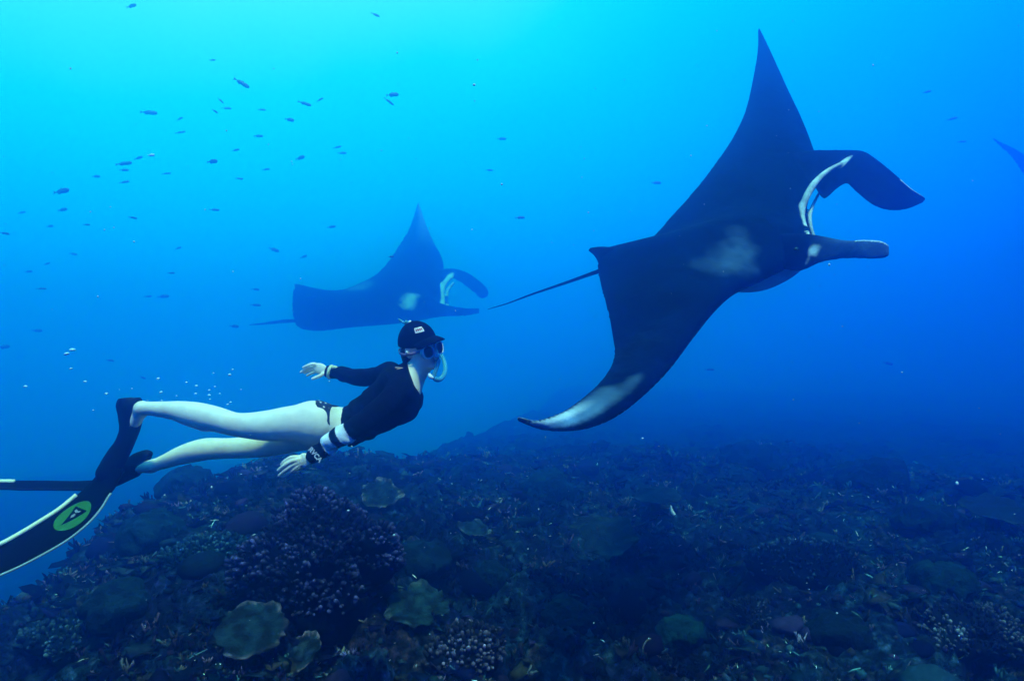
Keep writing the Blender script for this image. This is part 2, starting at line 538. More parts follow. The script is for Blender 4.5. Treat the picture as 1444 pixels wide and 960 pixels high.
def paintA(co, info):
    side, part, t, s = info.T
    c = np.tile(DARK, (len(co), 1))
    # brownish black back with faint lighter mottling
    m = np.clip(0.5 + 1.4 * fbm(co[:, 0] * 2.2, co[:, 1] * 2.2, co[:, 2] * 2.2, 3), 0, 1)
    c = mixc(c, DARK * 4, m * 0.8)
    sc = np.clip(6 * np.abs(fbm(co[:, 0] * 3 + co[:, 2] * 9, co[:, 1] * 3, co[:, 2] * 2, 2)), 0, 1)
    c = mixc(c, GREY * [.05, .10, .2], np.clip(1 - sc * 5, 0, 1) * .30)
    # ventral side pale near the body, dark margins
    vent = (side < 0) & (part == 0)
    c = mixc(c, PALE * 0.85, np.where(vent, np.clip((t - 0.015) * 20, 0, 1) * np.clip((0.9 - t) * 6, 0, 1), 0))
    c = mixc(c, PALE * 0.9, np.where(part == 9, 1.0, 0.0) * np.clip((co[:, 2] < 3.9).astype(float), 0, 1))
    # shoulder patches
    for p, r, w in (((1044, 318, 5.55), .13, .22), ((1050, 345, 5.45), .17, .5), ((1052, 360, 5.42), .16, .40), ((1025, 366, 5.4), .24, .26), ((1074, 352, 5.42), .10, .5), ((1084, 350, 5.42), .07, .4)):
        c = mixc(c, GREY * 1.3, blob(co, PD(*p), r, 1.1, 5, .9) * w * .85 * np.where(part == 9, 0, 1))
    # white lips
    w = np.clip((0.037 - neard(co, lipA[14:155])) / 0.012, 0, 1) * (co[:, 0] > lipA[:, 0].min() - .02)
    c = mixc(c, PALE, w * (0.75 + 0.5 * np.clip(fbm(co[:, 0] * 12, co[:, 1] * 12, co[:, 2] * 12), -0.5, 0.5)))
    c = mixc(c, PALE * 0.85, np.clip((0.026 - neard(co, lipA2[10:])) / 0.01, 0, 1) * 0.85)
    c = mixc(c, DARK, np.where((part == 9) & (neard(co, lipA) > .048) & (neard(co, lipA2) > .034) & (co[:, 2] > 3.9), 1, 0))
    # cheek spot
    for p, r in (((1126, 368, 5.36), .10), ((1136, 360, 5.36), .09), ((1147, 353, 5.38), .06)):
        c = mixc(c, PALE, blob(co, PD(*p), r, 0.6, 20))
    # lower wing tip: pale wash inside dark margins
    nn = fbm(co[:, 0] * 5, co[:, 1] * 5, co[:, 2] * 5, 3)
    w = np.clip((s + .05 * nn - .83) / .08, 0, 1) * np.clip((.985 - s) / .02, 0, 1) * np.clip((t - .22 + .12 * nn) / .2, 0, 1) * np.clip((.97 - t) / .12, 0, 1)
    c = mixc(c, PALE * [.22, .38, .55], np.where(part == 0, w, 0) * .95)
    w = np.clip((s - .87) / .05, 0, 1) * np.clip((.985 - s) / .02, 0, 1) * np.clip((t - .62) / .15, 0, 1) * np.clip((.97 - t) / .08, 0, 1)
    c = mixc(c, PALE * .95, np.where(part == 0, w, 0) * .8)
    # pale rims at the fin tips
    rim = (part == 1) & (t < 0.05) & (s > 0.72)
    c = mixc(c, PALE, rim * 0.9)
    rim = (part == 2) & (t < 0.10) & (s > 0.70)
    c = mixc(c, PALE, rim * 0.8)
    c = mixc(c, GREY * 0.6, np.where(part == 2, 0.7 * np.clip((s - .3) * 4, 0, 1), 0) * (1 - rim))
    return np.clip(c, 0.0, 0.85)

bodyA = make_manta(deep(rowsA, 5.7, 1.9), [finA1, finA2], extraA, paintA, 0.010)
mA = empty('manta_ray', tuple(P(1000, 380, 5.6)))
tag(mA, 'large black manta ray gliding right with one wing raised and white mouth rim, nearest manta', 'manta ray')

def ray_tail(pts, r, root, m):
    V, F = tube([P(*p) for p in pts], r, 8, 40)
    return mesh_np('tail', V, F, m, None)
dark_skin = mat('manta_tail_skin', (0.002, 0.0035, 0.010), 0.7, 0.03, noise=(20, .3))
tlA = ray_tail([(862, 378, 5.55), (846, 382, 5.58), (800, 398, 5.7), (750, 415, 5.85), (715, 428, 5.98), (688, 436, 6.05)], [.035, .02, .013, .009, .006, .003], mA, dark_skin)
# dorsal fin: small triangular fin at the tail base
def fin_tri(rows, name='dorsal_fin', m=dark_skin):
    V, F, *_ = loft(st_px(rows), 16, 10)
    return mesh_np(name, V, F, m)
dfA = fin_tri([((925, 345, 5.62), (852, 392, 5.55), .03, .03), ((896, 349, 5.58), (848, 384, 5.50), .028, .028), ((870, 349, 5.54), (844, 371, 5.48), .02, .02), ((848, 348, 5.50), (838, 360, 5.47), .012, .012), ((832, 350, 5.48), (830, 353, 5.48), .004, .004)])
eyeV, eyeF = tube([PD(1122, 352, 5.44), PD(1123, 352, 5.38), PD(1124, 352, 5.36)], [.02, .02, .006], 10)
eyA = mesh_np('eye', eyeV, eyeF, mat('eye_black', (0.005, 0.005, 0.006), 0.1))
adopt(mA, bodyA, tlA, dfA, eyA)

# far manta
rowsB = [
    ((591, 285, 13.6), (588, 288, 13.6), .01, .01),
    ((602, 318, 13.4), (576, 322, 13.3), .03, .03),
    ((614, 345, 13.1), (562, 345, 12.9), .06, .05),
    ((624, 366, 12.8), (548, 366, 12.5), .12, .09),
    ((626, 388, 12.5), (532, 384, 12.2), .24, .18),
    ((625, 412, 12.2), (508, 398, 12.0), .38, .28),
    ((618, 440, 11.9), (480, 408, 11.8), .40, .30),
    ((590, 450, 11.7), (452, 408, 11.6), .26, .2),
    ((545, 457, 11.4), (432, 403, 11.4), .16, .12),
    ((495, 462, 11.2), (419, 399, 11.2), .10, .08),
    ((455, 467, 11.0), (413, 398, 11.05), .06, .05),
    ((430, 466, 10.9), (414, 402, 10.95), .03, .03),
    ((418, 460, 10.87), (412, 412, 10.9), .02, .02),
    ((413, 446, 10.85), (411, 426, 10.87), .01, .01)]
finB1 = [
    ((622, 380, 12.4), (620, 412, 12.2), .10, .08),
    ((640, 379, 12.35), (634, 394, 12.2), .05, .05),
    ((658, 384, 12.25), (648, 398, 12.1), .04, .04),
    ((674, 394, 12.15), (664, 410, 12.0), .035, .035),
    ((686, 405, 12.1), (678, 422, 12.0), .025, .025),
    ((690, 413, 12.1), (688, 418, 12.0), .008, .008)]
finB2 = [
    ((605, 420, 11.8), (605, 450, 11.7), .12, .1),
    ((630, 430, 11.7), (628, 447, 11.6), .06, .05),
    ((655, 434, 11.6), (655, 446, 11.55), .04, .04),
    ((676, 434, 11.5), (676, 443, 11.5), .02, .02)]
extraB = [([(x, y, d * 1.9) for x, y, d in ((646, 386, 12.35), (632, 394, 12.2), (624, 408, 12.1), (624, 425, 12.0), (622, 438, 11.8))], [.06, .085, .09, .09, .085]),
          ([(x, y, d * 1.9) for x, y, d in ((640, 398, 12.8), (631, 410, 12.7), (630, 425, 12.5), (630, 438, 12.2))], [.05, .07, .08, .08])]
lipB = spline([P(*p) for p in extraB[0][0]], 24); lipB2 = spline([P(*p) for p in extraB[1][0]], 24)
def paintB(co, info):
    side, part, t, s = info.T
    c = np.tile(DARK, (len(co), 1))
    c = mixc(c, PALE * 0.8, np.where((side < 0) & (part == 0), np.clip((t - 0.05) * 10, 0, 1), 0))
    for p, r in (((578, 424, 11.55 * 1.9), .36), ((590, 430, 11.5 * 1.9), .28), ((598, 438, 11.45 * 1.9), .2)):
        c = mixc(c, PALE * 1.0, blob(co, P(*p), r, 0.5, 4))
    c = mixc(c, GREY * 1.3, blob(co, P(508, 400, 11.8 * 1.9), .5, 0.9, 3) * 0.8)
    c = mixc(c, PALE, np.clip((0.15 - neard(co, lipB)) / 0.04, 0, 1))
    c = mixc(c, PALE, np.clip((0.13 - neard(co, lipB2)) / 0.04, 0, 1) * 0.8)
    c = mixc(c, PALE * 0.75, np.where((part == 0), np.clip((.22 - s) / .2, 0, 1) * np.clip((.6 - t) / .3, 0, 1) * .3, 0))  # raised wing painted paler, imitating its fade into the haze
    return np.clip(c, 0.0, 0.85)
rowsB, finB1, finB2 = [deeper(r_, 1.9) for r_ in (rowsB, finB1, finB2)]
bodyB = make_manta(rowsB, [finB1, finB2], extraB, paintB, 0.035)
mB = empty('manta_ray', tuple(P(540, 430, 21.5)))
tag(mB, 'hazy manta ray in the distance beyond the diver\'s cap, white patch on shoulder', 'manta ray')
tlB = ray_tail([(425, 452, 21.0), (400, 453, 21.2), (375, 456, 21.5), (352, 458, 21.8)], [.05, .06, .04, .012], mB, dark_skin)
dfB = fin_tri(deeper([((450, 418, 11.5), (425, 442, 11.4), .05, .05), ((436, 416, 11.4), (420, 440, 11.4), .04, .04), ((420, 425, 11.4), (416, 432, 11.4), .01, .01)], 1.84))
adopt(mB, bodyB, tlB, dfB)

# third manta, only its wing tip reaches into the photo at the right edge
rowsC = [
    ((1396, 190, 14.2), (1394, 192, 14.2), .01, .01),
    ((1412, 200, 14.1), (1408, 206, 14.1), .03, .03),
    ((1436, 213, 14.0), (1428, 226, 13.9), .05, .04),
    ((1470, 236, 13.8), (1450, 262, 13.7), .12, .08),
    ((1520, 262, 13.5), (1462, 300, 13.4), .26, .18),
    ((1560, 300, 13.3), (1455, 345, 13.2), .38, .26),
    ((1545, 350, 13.1), (1450, 365, 13.1), .34, .22),
    ((1520, 395, 12.9), (1462, 400, 12.9), .18, .12),
    ((1500, 440, 12.7), (1470, 440, 12.7), .08, .06),
    ((1480, 490, 12.5), (1468, 482, 12.5), .03, .03),
    ((1462, 515, 12.4), (1460, 512, 12.4), .01, .01)]
finC1 = [((1550, 290, 13.3), (1545, 318, 13.2), .08, .07), ((1580, 294, 13.2), (1572, 312, 13.1), .05, .04), ((1605, 310, 13.1), (1596, 326, 13.0), .03, .03), ((1614, 326, 13.0), (1610, 330, 13.0), .01, .01)]
finC2 = [((1545, 335, 13.1), (1538, 362, 13.0), .08, .07), ((1575, 340, 13.0), (1570, 356, 12.9), .05, .04), ((1602, 342, 12.9), (1600, 354, 12.9), .02, .02)]
def paintC(co, info):
    side, part, t, s = info.T
    c = np.tile(DARK, (len(co), 1))
    return mixc(c, PALE * 0.8, np.where((side < 0) & (part == 0), np.clip((t - 0.05) * 10, 0, 1), 0))
rowsC, finC1, finC2 = [deeper(r_, 1.6) for r_ in (rowsC, finC1, finC2)]
bodyC = make_manta(rowsC, [finC1, finC2], [], paintC, 0.05)
mC = empty('manta_ray', tuple(P(1500, 340, 21.3)))
tag(mC, 'faint manta ray at the right edge with only its wing tip reaching into view', 'manta ray')
tlC = ray_tail([(1458, 352, 13.2), (1430, 372, 13.4), (1460, 400, 14.2)], [.04, .02, .01], mC, dark_skin) if False else None
adopt(mC, bodyC)

# ------------------------------------------------------------------ the freediver
PXM = 3.4 / FPX
skin_mat = mat('wet_skin', attr='Col', rough=0.5, spec=0.35, noise=(25, 0.06), bump=(16, 0.35, 0.01), sss=0.05)
suit_mat = mat('rash_guard_cloth', attr='Col', rough=0.9, spec=0.04, noise=(14, 0.25), bump=(45, 0.5, 0.006))
rubber = mat('black_rubber', (0.0015, 0.002, 0.008), 0.6, 0.08, noise=(10, 0.3), bump=(30, 0.2, 0.003))
diver = empty('person', tuple(P(480, 600, 3.42)))
tag(diver, 'freediver in dark rash guard, black cap and long fins swimming right above the reef', 'person')

s_ = nz(P(566, 535, 3.38) - P(482, 600, 3.42))
l_ = np.array([-0.2, 0.88, 0.35]); l_ = nz(l_ - s_ * (l_ @ s_))
n_ = np.cross(s_, l_)
TA = np.array([s_, l_, n_])
PA = np.array([[1, 0, 0.12], [-0.05, 0.98, 0.1], [0, 0, 0]], float)
PA[0] = nz(PA[0]); PA[1] = nz(PA[1] - PA[0] * (PA[1] @ PA[0])); PA[2] = np.cross(PA[0], PA[1])

# head frame: face turned right and three-quarters towards the camera
HC = P(592, 485, 3.42)
hf = nz([0.68, -0.73, 0.02]); hu = np.array([-0.30, -0.10, 0.93]); hu = nz(hu - hf * (hu @ hf)); hl = np.cross(hu, hf)
if hl[0] > 0: hl = -hl            # hl points to her right side, which is nearer the camera
HA = np.array([hf, hl, hu])
def H(a, b, c): return HC + hf * a + hl * b + hu * c

def torso(F, g):
    F.ell(P(553, 563, 3.42), TA, (.175 + g, .155 + g, .112 + g), .05)
    F.ell(P(514, 590, 3.42), TA, (.145 + g, .125 + g, .088 + g), .06)
    F.ell(P(571, 577, 3.35), TA, (.065 + g, .062 + g, .055 + g), .04)
    F.ell(P(577, 569, 3.47), TA, (.065 + g, .062 + g, .055 + g), .04)
    F.cap(P(566, 550, 3.29), P(552, 529, 3.53), .062 + g, .056 + g, .05)
    F.cap(P(560, 545, 3.36), P(578, 527, 3.42), .075 + g, .052 + g, .05)
def waist(F, g):
    F.ell(P(484, 601, 3.42), PA, (.09 + g, .118 + g, .080 + g), .06)
    F.ell(P(456, 600, 3.42), PA, (.105 + g, .150 + g, .098 + g), .06)
def glutes(F, g):
    F.ell(P(441, 595, 3.345), PA, (.115 + g, .085 + g, .104 + g), .05)
    F.ell(P(441, 602, 3.50), PA, (.11 + g, .085 + g, .098 + g), .05)
def legs(F, g):
    F.chain([(P(446, 596, 3.345), .098), (P(412, 597, 3.335), .086), (P(378, 600, 3.33), .074), (P(350, 600, 3.33), .062), (P(330, 598, 3.33), .057), (P(305, 591, 3.33), .060), (P(280, 585, 3.33), .060), (P(255, 580, 3.34), .050), (P(232, 577.5, 3.35), .040), (P(213, 576, 3.36), .034), (P(201, 576, 3.37), .034)], .02)
    F.ell(P(199, 577, 3.37), PA, (.030, .030, .034), .02)
    F.cap(P(290, 594, 3.34), P(262, 586, 3.34), .045, .035, .03)
    F.cap(P(200, 577, 3.38), P(180, 612, 3.42), .032, .03, .02)
    F.chain([(P(446, 605, 3.50), .095), (P(410, 616, 3.51), .080), (P(370, 627, 3.52), .062), (P(340, 631, 3.53), .054), (P(318, 632, 3.54), .052), (P(292, 633, 3.55), .056), (P(272, 637, 3.55), .054), (P(252, 643, 3.55), .046), (P(234, 650, 3.55), .037), (P(220, 655, 3.55), .031), (P(212, 658, 3.55), .028)], .02)
    F.cap(P(214, 657, 3.55), P(185, 660, 3.56), .03, .03, .02)
def far_arm(F, g, hand=True):
    F.chain([(P(548, 527, 3.54), .054 + g), (P(528, 531, 3.62), .042 + g), (P(512, 532, 3.68), .038 + g), (P(495, 530, 3.72), .035 + g), (P(478, 527, 3.75), .029 + g), (P(469 - (0 if g else 6), 525, 3.76), .026 + g)], .02)
def near_arm(F, g):
    F.chain([(P(564, 553, 3.27), .056 + g), (P(545, 570, 3.20), .049 + g), (P(525, 586, 3.15), .045 + g), (P(508, 598, 3.12), .042 + g), (P(488, 610, 3.12), .041 + g), (P(468, 624, 3.13), .037 + g), (P(452, 636, 3.14), .031 + g), (P(441 if g else 436, 644 if g else 648, 3.15), .027 + g)], .02)

B = Field(P(160, 700, 3.6) * [1, 0, 1] + [0, 3.0, 0], [P(640, 0, 3.3)[0], 3.92, P(0, 445, 3.4)[2]], 0.004)
torso(B, -0.01); waist(B, 0); glutes(B, 0); legs(B, 0); far_arm(B, -0.004); near_arm(B, -0.004)
B.cap(P(576, 543, 3.42), P(594, 512, 3.42), .062, .057, .03)           # neck
B.ell(H(-.012, 0, .012), HA, (.100, .077, .095), .02)                   # cranium
B.ell(H(.032, 0, -.060), HA, (.066, .062, .068), .03)                   # face and jaw
B.ell(H(.045, .030, -.045), HA, (.045, .026, .030), .02)                # cheeks
B.ell(H(.045, -.030, -.045), HA, (.045, .026, .030), .02)
B.ell(H(.072, 0, -.112), HA, (.022, .024, .018), .02)                   # chin
B.cap(H(.088, 0, -.005), H(.112, 0, -.045), .010, .015, .012)           # nose
for sg in (1, -1):
    B.cap(H(.088, .0, -.074), H(.080, .020 * sg, -.076), .008, .004, .008)   # lips
    B.cap(H(.086, .0, -.086), H(.078, .018 * sg, -.085), .008, .004, .008)
    B.ell(H(-.004, .078 * sg, -.022), HA, (.020, .009, .030), .008)           # ears
    B.ell(H(-.002, .088 * sg, -.022), HA, (.010, .006, .018), .004, 'sub')
# near hand, palm and back of the hand, four fingers and thumb
B.ell(P(429, 649.5, 3.145), np.array([nz([-.83, 0, -.5]), nz([-.45, .3, .75]), nz([.3, 1, 0])]), (.036, .034, .015), .012)
def finger(F, pts, r, kk=.004):
    F.chain([(P(*p), r * q) for p, q in zip(pts, (1.15, 1.05, .95, .78))], kk)
finger(B, [(421, 644.5, 3.14), (411, 645, 3.125), (402.5, 649.5, 3.13), (396.8, 655, 3.14)], .0088)
finger(B, [(422, 647.5, 3.135), (411, 650, 3.12), (401, 656, 3.12), (392.4, 663, 3.13)], .0092)
finger(B, [(422, 651, 3.135), (412, 656, 3.125), (402, 663, 3.125), (393.6, 670.7, 3.135)], .0090)
finger(B, [(424, 654, 3.14), (416, 660, 3.13), (407, 667, 3.135), (398, 673, 3.145)], .0080)
finger(B, [(433, 654, 3.17), (426, 658, 3.19), (419, 661, 3.20), (413, 664, 3.20)], .0100)
# far hand
B.ell(P(452, 520, 3.77), np.array([nz([-.85, 0, .42]), nz([.4, 0.1, .85]), nz([0, 1, 0])]), (.042, .030, .014), .012)
finger(B, [(448, 515.5, 3.77), (442, 513.2, 3.76), (434.5, 515.2, 3.76), (427.5, 518.3, 3.77)], .0088)
finger(B, [(446, 518, 3.78), (439, 518, 3.78), (431, 521, 3.78), (424.3, 524.8, 3.79)], .0088)
finger(B, [(447, 520.5, 3.79), (440, 522, 3.79), (434, 523.6, 3.79), (429, 526, 3.80)], .0078)
finger(B, [(449, 522.5, 3.80), (443, 525, 3.81), (438, 527, 3.81), (433, 529.5, 3.82)], .0070)
finger(B, [(457, 526, 3.76), (452, 529.5, 3.75), (446, 532, 3.75), (440.5, 534, 3.75)], .0095)
V, Fc = B.mesh()
c = np.tile(np.array([.93, .84, .63]), (len(V), 1))
w = np.clip(0.5 + 1.2 * fbm(V[:, 0] * 9, V[:, 1] * 9, V[:, 2] * 9), 0, 1)
c = mixc(c, [.86, .68, .50], w * .35)
def dab(c, p, r, col, w): return mixc(c, col, np.clip(1.3 - np.sqrt(((V - p) ** 2).sum(1)) / r, 0, 1) * w)
c = dab(c, H(.09, 0, -.08), .022, [.55, .22, .2], .8)
c = dab(c, P(330, 600, 3.27), .05, [.65, .42, .36], .35)
c = dab(c, P(318, 630, 3.50), .05, [.65, .42, .36], .35)
c = dab(c, P(232, 580, 3.31), .03, [.6, .4, .34], .3)
c = dab(c, P(420, 575, 3.26), .10, [.95, .70, .58], .3)
c = dab(c, P(197, 580, 3.34), .018, [.4, .25, .22], .5)
for q in ((396.8, 655, 3.14), (392.4, 663, 3.13), (393.6, 670.7, 3.135), (398, 673, 3.145)):
    c = dab(c, P(*q), .009, [.8, .62, .58], .8)
body = mesh_np('body', V, Fc, skin_mat, colors=c)

# rash guard: torso cut at the hem, then both sleeves
G = Field(P(430, 660, 3.4) * [1, 0, 1] + [0, 3.02, 0], [P(620, 0, 3.4)[0], 3.86, P(0, 490, 3.4)[2]], 0.004)
torso(G, .006)
G.ell(P(492, 599, 3.42), PA, (.09, .128, .090), .05)
G.cut(P(488, 598, 3.42), -nz(np.array([.97, 0, .16])))
G.cut(P(582.5, 531, 3.42), nz([.88, 0.0, .40]))
G.cap(P(566, 548, 3.38), P(577, 530, 3.42), .078, .064, .03)
G.cut(P(583, 530, 3.42), nz([.88, 0.0, .40]))
far_arm(G, .007); near_arm(G, .007)
# soft folds running across the back and creases at the hem and elbow
m = np.abs(G.F) < 0.03
I = np.argwhere(m); Q = G.lo + I * G.h
u = (Q - P(550, 560, 3.4)) @ s_; v = (Q - P(550, 560, 3.4)) @ n_; ww = (Q - P(550, 560, 3.4)) @ l_
G.F[m] += (0.006 * fbm(u * 22 + 3 * v, v * 6, ww * 6, 3) + 0.005 * np.sin(u * 55 + 25 * v + 6 * fbm(u * 8, v * 8, ww * 8)) * np.clip(-u * 5, 0, 1)).astype(np.float32)
V, Fc = G.mesh()
navy = np.array([.0018, .0025, .013])
c = np.tile(navy, (len(V), 1))
ax0, ax1 = P(508, 598, 3.12), P(440, 645, 3.15)
t = ((V - ax0) @ (ax1 - ax0)) / ((ax1 - ax0) @ (ax1 - ax0))
dist = np.sqrt(((V - ax0 - t[:, None] * (ax1 - ax0)) ** 2).sum(1))
on = dist < .065
for a, b in ((.20, .36), (.49, .68)):
    c[on & (t > a) & (t < b)] = [.85, .85, .85]
shirt = mesh_np('rash_guard', V, Fc, suit_mat, colors=c)
tag(shirt, 'dark navy long sleeved rash guard with two white forearm bands')

# swimwear
K = Field(P(430, 640, 3.4) * [1, 0, 1] + [0, 3.15, 0], [P(500, 0, 3.4)[0], 3.72, P(0, 550, 3.4)[2]], 0.004)
waist(K, .006); glutes(K, .005)
K.cut(P(475.5, 590, 3.42), nz([.99, 0, .10]))
K.cut(P(458, 580, 3.35), nz([-.80, 0.02, -.60]))
V, Fc = K.mesh()
bik = mat('printed_swimwear', (0.01, 0.014, 0.03), 0.7, 0.2)
n = bik.node_tree
vo = n.nodes.new('ShaderNodeTexVoronoi'); vo.inputs['Scale'].default_value = 38
cr = n.nodes.new('ShaderNodeValToRGB'); cr.color_ramp.elements[0].position = .16; cr.color_ramp.elements[0].color = (.7, .72, .7, 1); cr.color_ramp.elements[1].position = .30; cr.color_ramp.elements[1].color = (.008, .012, .03, 1)
cc = n.nodes.new('ShaderNodeTexCoord'); n.links.new(cc.outputs['Object'], vo.inputs['Vector']); n.links.new(vo.outputs['Distance'], cr.inputs[0]); n.links.new(cr.outputs[0], n.nodes['Principled BSDF'].inputs['Base Color'])
swim = mesh_np('bikini_bottom', V, Fc, bik)

# cap with brim, button and patch
C = Field(HC - .17, HC + .17, .003)
C.ell(H(-.012, 0, .016), HA, (.109, .086, .103), .01)
C.ell(H(-.03, 0, .0), HA, (.098, .083, .09), .02)
C.cut(H(0, 0, .004), -nz(hu + .10 * hf))
V, Fc = C.mesh()
cap_mat = mat('black_cap_cloth', (0.0015, 0.002, 0.011), 0.9, 0.04, bump=(90, .3, .003), noise=(20, .3))
capo = mesh_np('cap', V, Fc, cap_mat)
V, F = [], []
na, nb = 15, 9
for side in (1, -1):
    for i in range(na):
        a = math.radians(-62 + 124 * i / (na - 1))
        for j in range(nb):
            r = j / (nb - 1)
            base = np.array([math.cos(a) * .092 - .004, math.sin(a) * .078])
            ext = .100 * math.cos(a * 1.15) * r
            f_ = base[0] + ext; b_ = base[1] * (1 + .05 * r)
            c_ = .032 + .004 * r - .020 * (math.sin(a) ** 2) * (0.6 + r) + (.0022 if side > 0 else -.0022) - .018 * r * r
            V.append(H(f_, b_, c_))
n1 = na * nb
for i in range(na - 1):
    for j in range(nb - 1):
        q = (i * nb + j, i * nb + j + 1, (i + 1) * nb + j + 1, (i + 1) * nb + j)
        F.append(q); F.append(tuple(n1 + k for k in q[::-1]))
for i in range(na - 1):
    q = (i * nb + nb - 1, n1 + i * nb + nb - 1, n1 + (i + 1) * nb + nb - 1, (i + 1) * nb + nb - 1); F.append(q)
brim = mesh_np('brim', V, F, cap_mat)
V, F = tube([H(-.012, 0, .116), H(-.012, 0, .121)], [.007, .005], 10)
button = mesh_np('button', V, F, cap_mat)
def on_head(phi, th, g):
    """point on the cap surface; phi from the face towards her right side, th up"""
    d = np.array([math.cos(th) * math.cos(phi) * (.109 + g), math.cos(th) * math.sin(phi) * (.086 + g), math.sin(th) * (.103 + g)])
    return H(-.012 + d[0], d[1], .016 + d[2])
def patch(phi0, phi1, th0, th1, g, nu=8, nv=4):
    V = [on_head(phi0 + (phi1 - phi0) * i / nu, th0 + (th1 - th0) * j / nv, g) for i in range(nu + 1) for j in range(nv + 1)]
    F = [(i * (nv + 1) + j, (i + 1) * (nv + 1) + j, (i + 1) * (nv + 1) + j + 1, i * (nv + 1) + j + 1) for i in range(nu) for j in range(nv)]
    return V, F
white = mat('white_plastic', (.8, .78, .74), .5, .4)
red = mat('red_print', (.5, .05, .06), .6, .2)
V, F = patch(.15, .72, .52, .80, .0035); pat = mesh_np('patch', V, F, white)
pp = [patch(a, a + .07, .59, .73, .005, 2, 2) for a in (.22, .34, .46, .58)] + [patch(.22, .65, .655, .675, .0048, 6, 1)]
V, F = join(pp); prn = mesh_np('print', V, F, red)

# hair showing under the cap at the nape
N = Field(HC - .16, HC + .14, .003)
N.ell(H(-.045, .02, -.035), HA, (.055, .066, .055), .02)
N.ell(H(-.055, .035, -.075), HA, (.036, .045, .05), .02)
N.ell(H(-.02, .058, -.02), HA, (.040, .022, .034), .02)
N.chain([(H(-.075, .02, -.06), .028), (H(-.085, .03, -.09), .02), (H(-.085, .035, -.115), .01)], .02)
for a_, b_, c_ in ((-.08, .05, -.13), (-.10, .03, -.12), (-.07, .06, -.10), (-.115, .01, -.10), (-.095, .05, -.10)):
    N.chain([(H(-.06, .04, -.06), .008), (H(a_ * .9, b_, c_ * .8), .005), (H(a_ * 1.15, b_ * 1.1, c_), .003)], .006)
m = np.abs(N.F) < .02; I = np.argwhere(m); Q = N.lo + I * N.h
N.F[m] += (.0035 * np.sin((Q @ hl) * 420 + 9 * fbm(Q[:, 0] * 14, Q[:, 1] * 14, Q[:, 2] * 14))).astype(np.float32)
V, Fc = N.mesh()
hair = mesh_np('hair', V, Fc, mat('dark_hair', (.014, .010, .010), .5, .4, bump=(200, .4, .004)))

# diving mask
sil = mat('clear_silicone', (.60, .92, .90), .25, .5)
sil.node_tree.nodes['Principled BSDF'].inputs['Transmission Weight'].default_value = .25
mfr = mat('mask_frame', (.85, .95, .95), .3, .5)
lensm = mat('mask_glass', (.006, .012, .05), .25, .3)
def ring(c, a, b, rx, ry, r, n=28, pw=2.4, bow=0.0):
    pts = []
    for i in range(n):
        w = 2 * math.pi * i / n
        x = math.copysign(abs(math.cos(w)) ** (2 / pw), math.cos(w)); y = math.copysign(abs(math.sin(w)) ** (2 / pw), math.sin(w))
        pts.append(np.asarray(c) + np.asarray(a) * rx * x + np.asarray(b) * ry * y)
    return pts
MK = Field(HC - .2, HC + .2, .003)
MK.ell(H(.080, .030, -.034), HA, (.021, .036, .036), .012)
MK.ell(H(.080, -.030, -.034), HA, (.021, .036, .036), .012)
MK.cap(H(.100, 0, -.038), H(.112, 0, -.062), .012, .018, .012)
MK.cut(H(.102, 0, -.03), nz(hf * 1 + hl * .0)) if False else None
V, Fc = MK.mesh()
mask = mesh_np('mask', V, Fc, sil)
subs_mask = []
for sg in (1, -1):
    fa = nz(hl - sg * .25 * hf)
    nn = nz(np.cross(fa, hu)); nn = nn if nn @ hf > 0 else -nn
    cen = H(.104, .035 * sg, -.032)
    pts = ring(cen, fa, nz(hu + .05 * hf), .027, .031, .004)
    V, F = tube(pts, .0046, 8, closed=True); subs_mask.append(mesh_np('frame', V, F, mfr))
    pts2 = ring(cen + nn * .002, fa, nz(hu + .05 * hf), .026, .030, .004)
    V = pts2 + [cen + nn * .0022]; F = [(i, (i + 1) % 28, 28) for i in range(28)]
    V2 = [p - nn * .004 for p in V]; V = V + V2; F += [(29 + (i + 1) % 28, 29 + i, 57) for i in range(28)]
    F += [(i, 29 + i, 29 + (i + 1) % 28, (i + 1) % 28) for i in range(28)]
    subs_mask.append(mesh_np('lens', V, F, lensm, smooth=False))
strap_m = mat('mask_strap_rubber', (.30, .16, .26), .4, .4)
V, F = [], []
ns_ = 48
for i in range(ns_):
    w = math.radians(38 + (360 - 76) * i / (ns_ - 1))
    cx, cy = math.cos(w), math.sin(w)
    zz = -.022 - .006 * math.cos(w * 1) + .004 * math.sin(3 * w)
    for dz in (-.0065, .0065):
        for g in (0, .004):
            V.append(H(-.018 + cx * (.114 + g), cy * (.092 + g), zz + dz))
for i in range(ns_ - 1):
    a, b = i * 4, i * 4 + 4
    F += [(a, a + 2, b + 2, b), (a + 1, b + 1, b + 3, a + 3), (a, b, b + 1, a + 1), (a + 2, a + 3, b + 3, b + 2)]
subs_mask.append(mesh_np('strap', V, F, strap_m))
V, F = tube([H(.012, .094, -.016), H(.012, .099, -.016)], [.010, .008], 10); subs_mask.append(mesh_np('buckle', V, F, white))

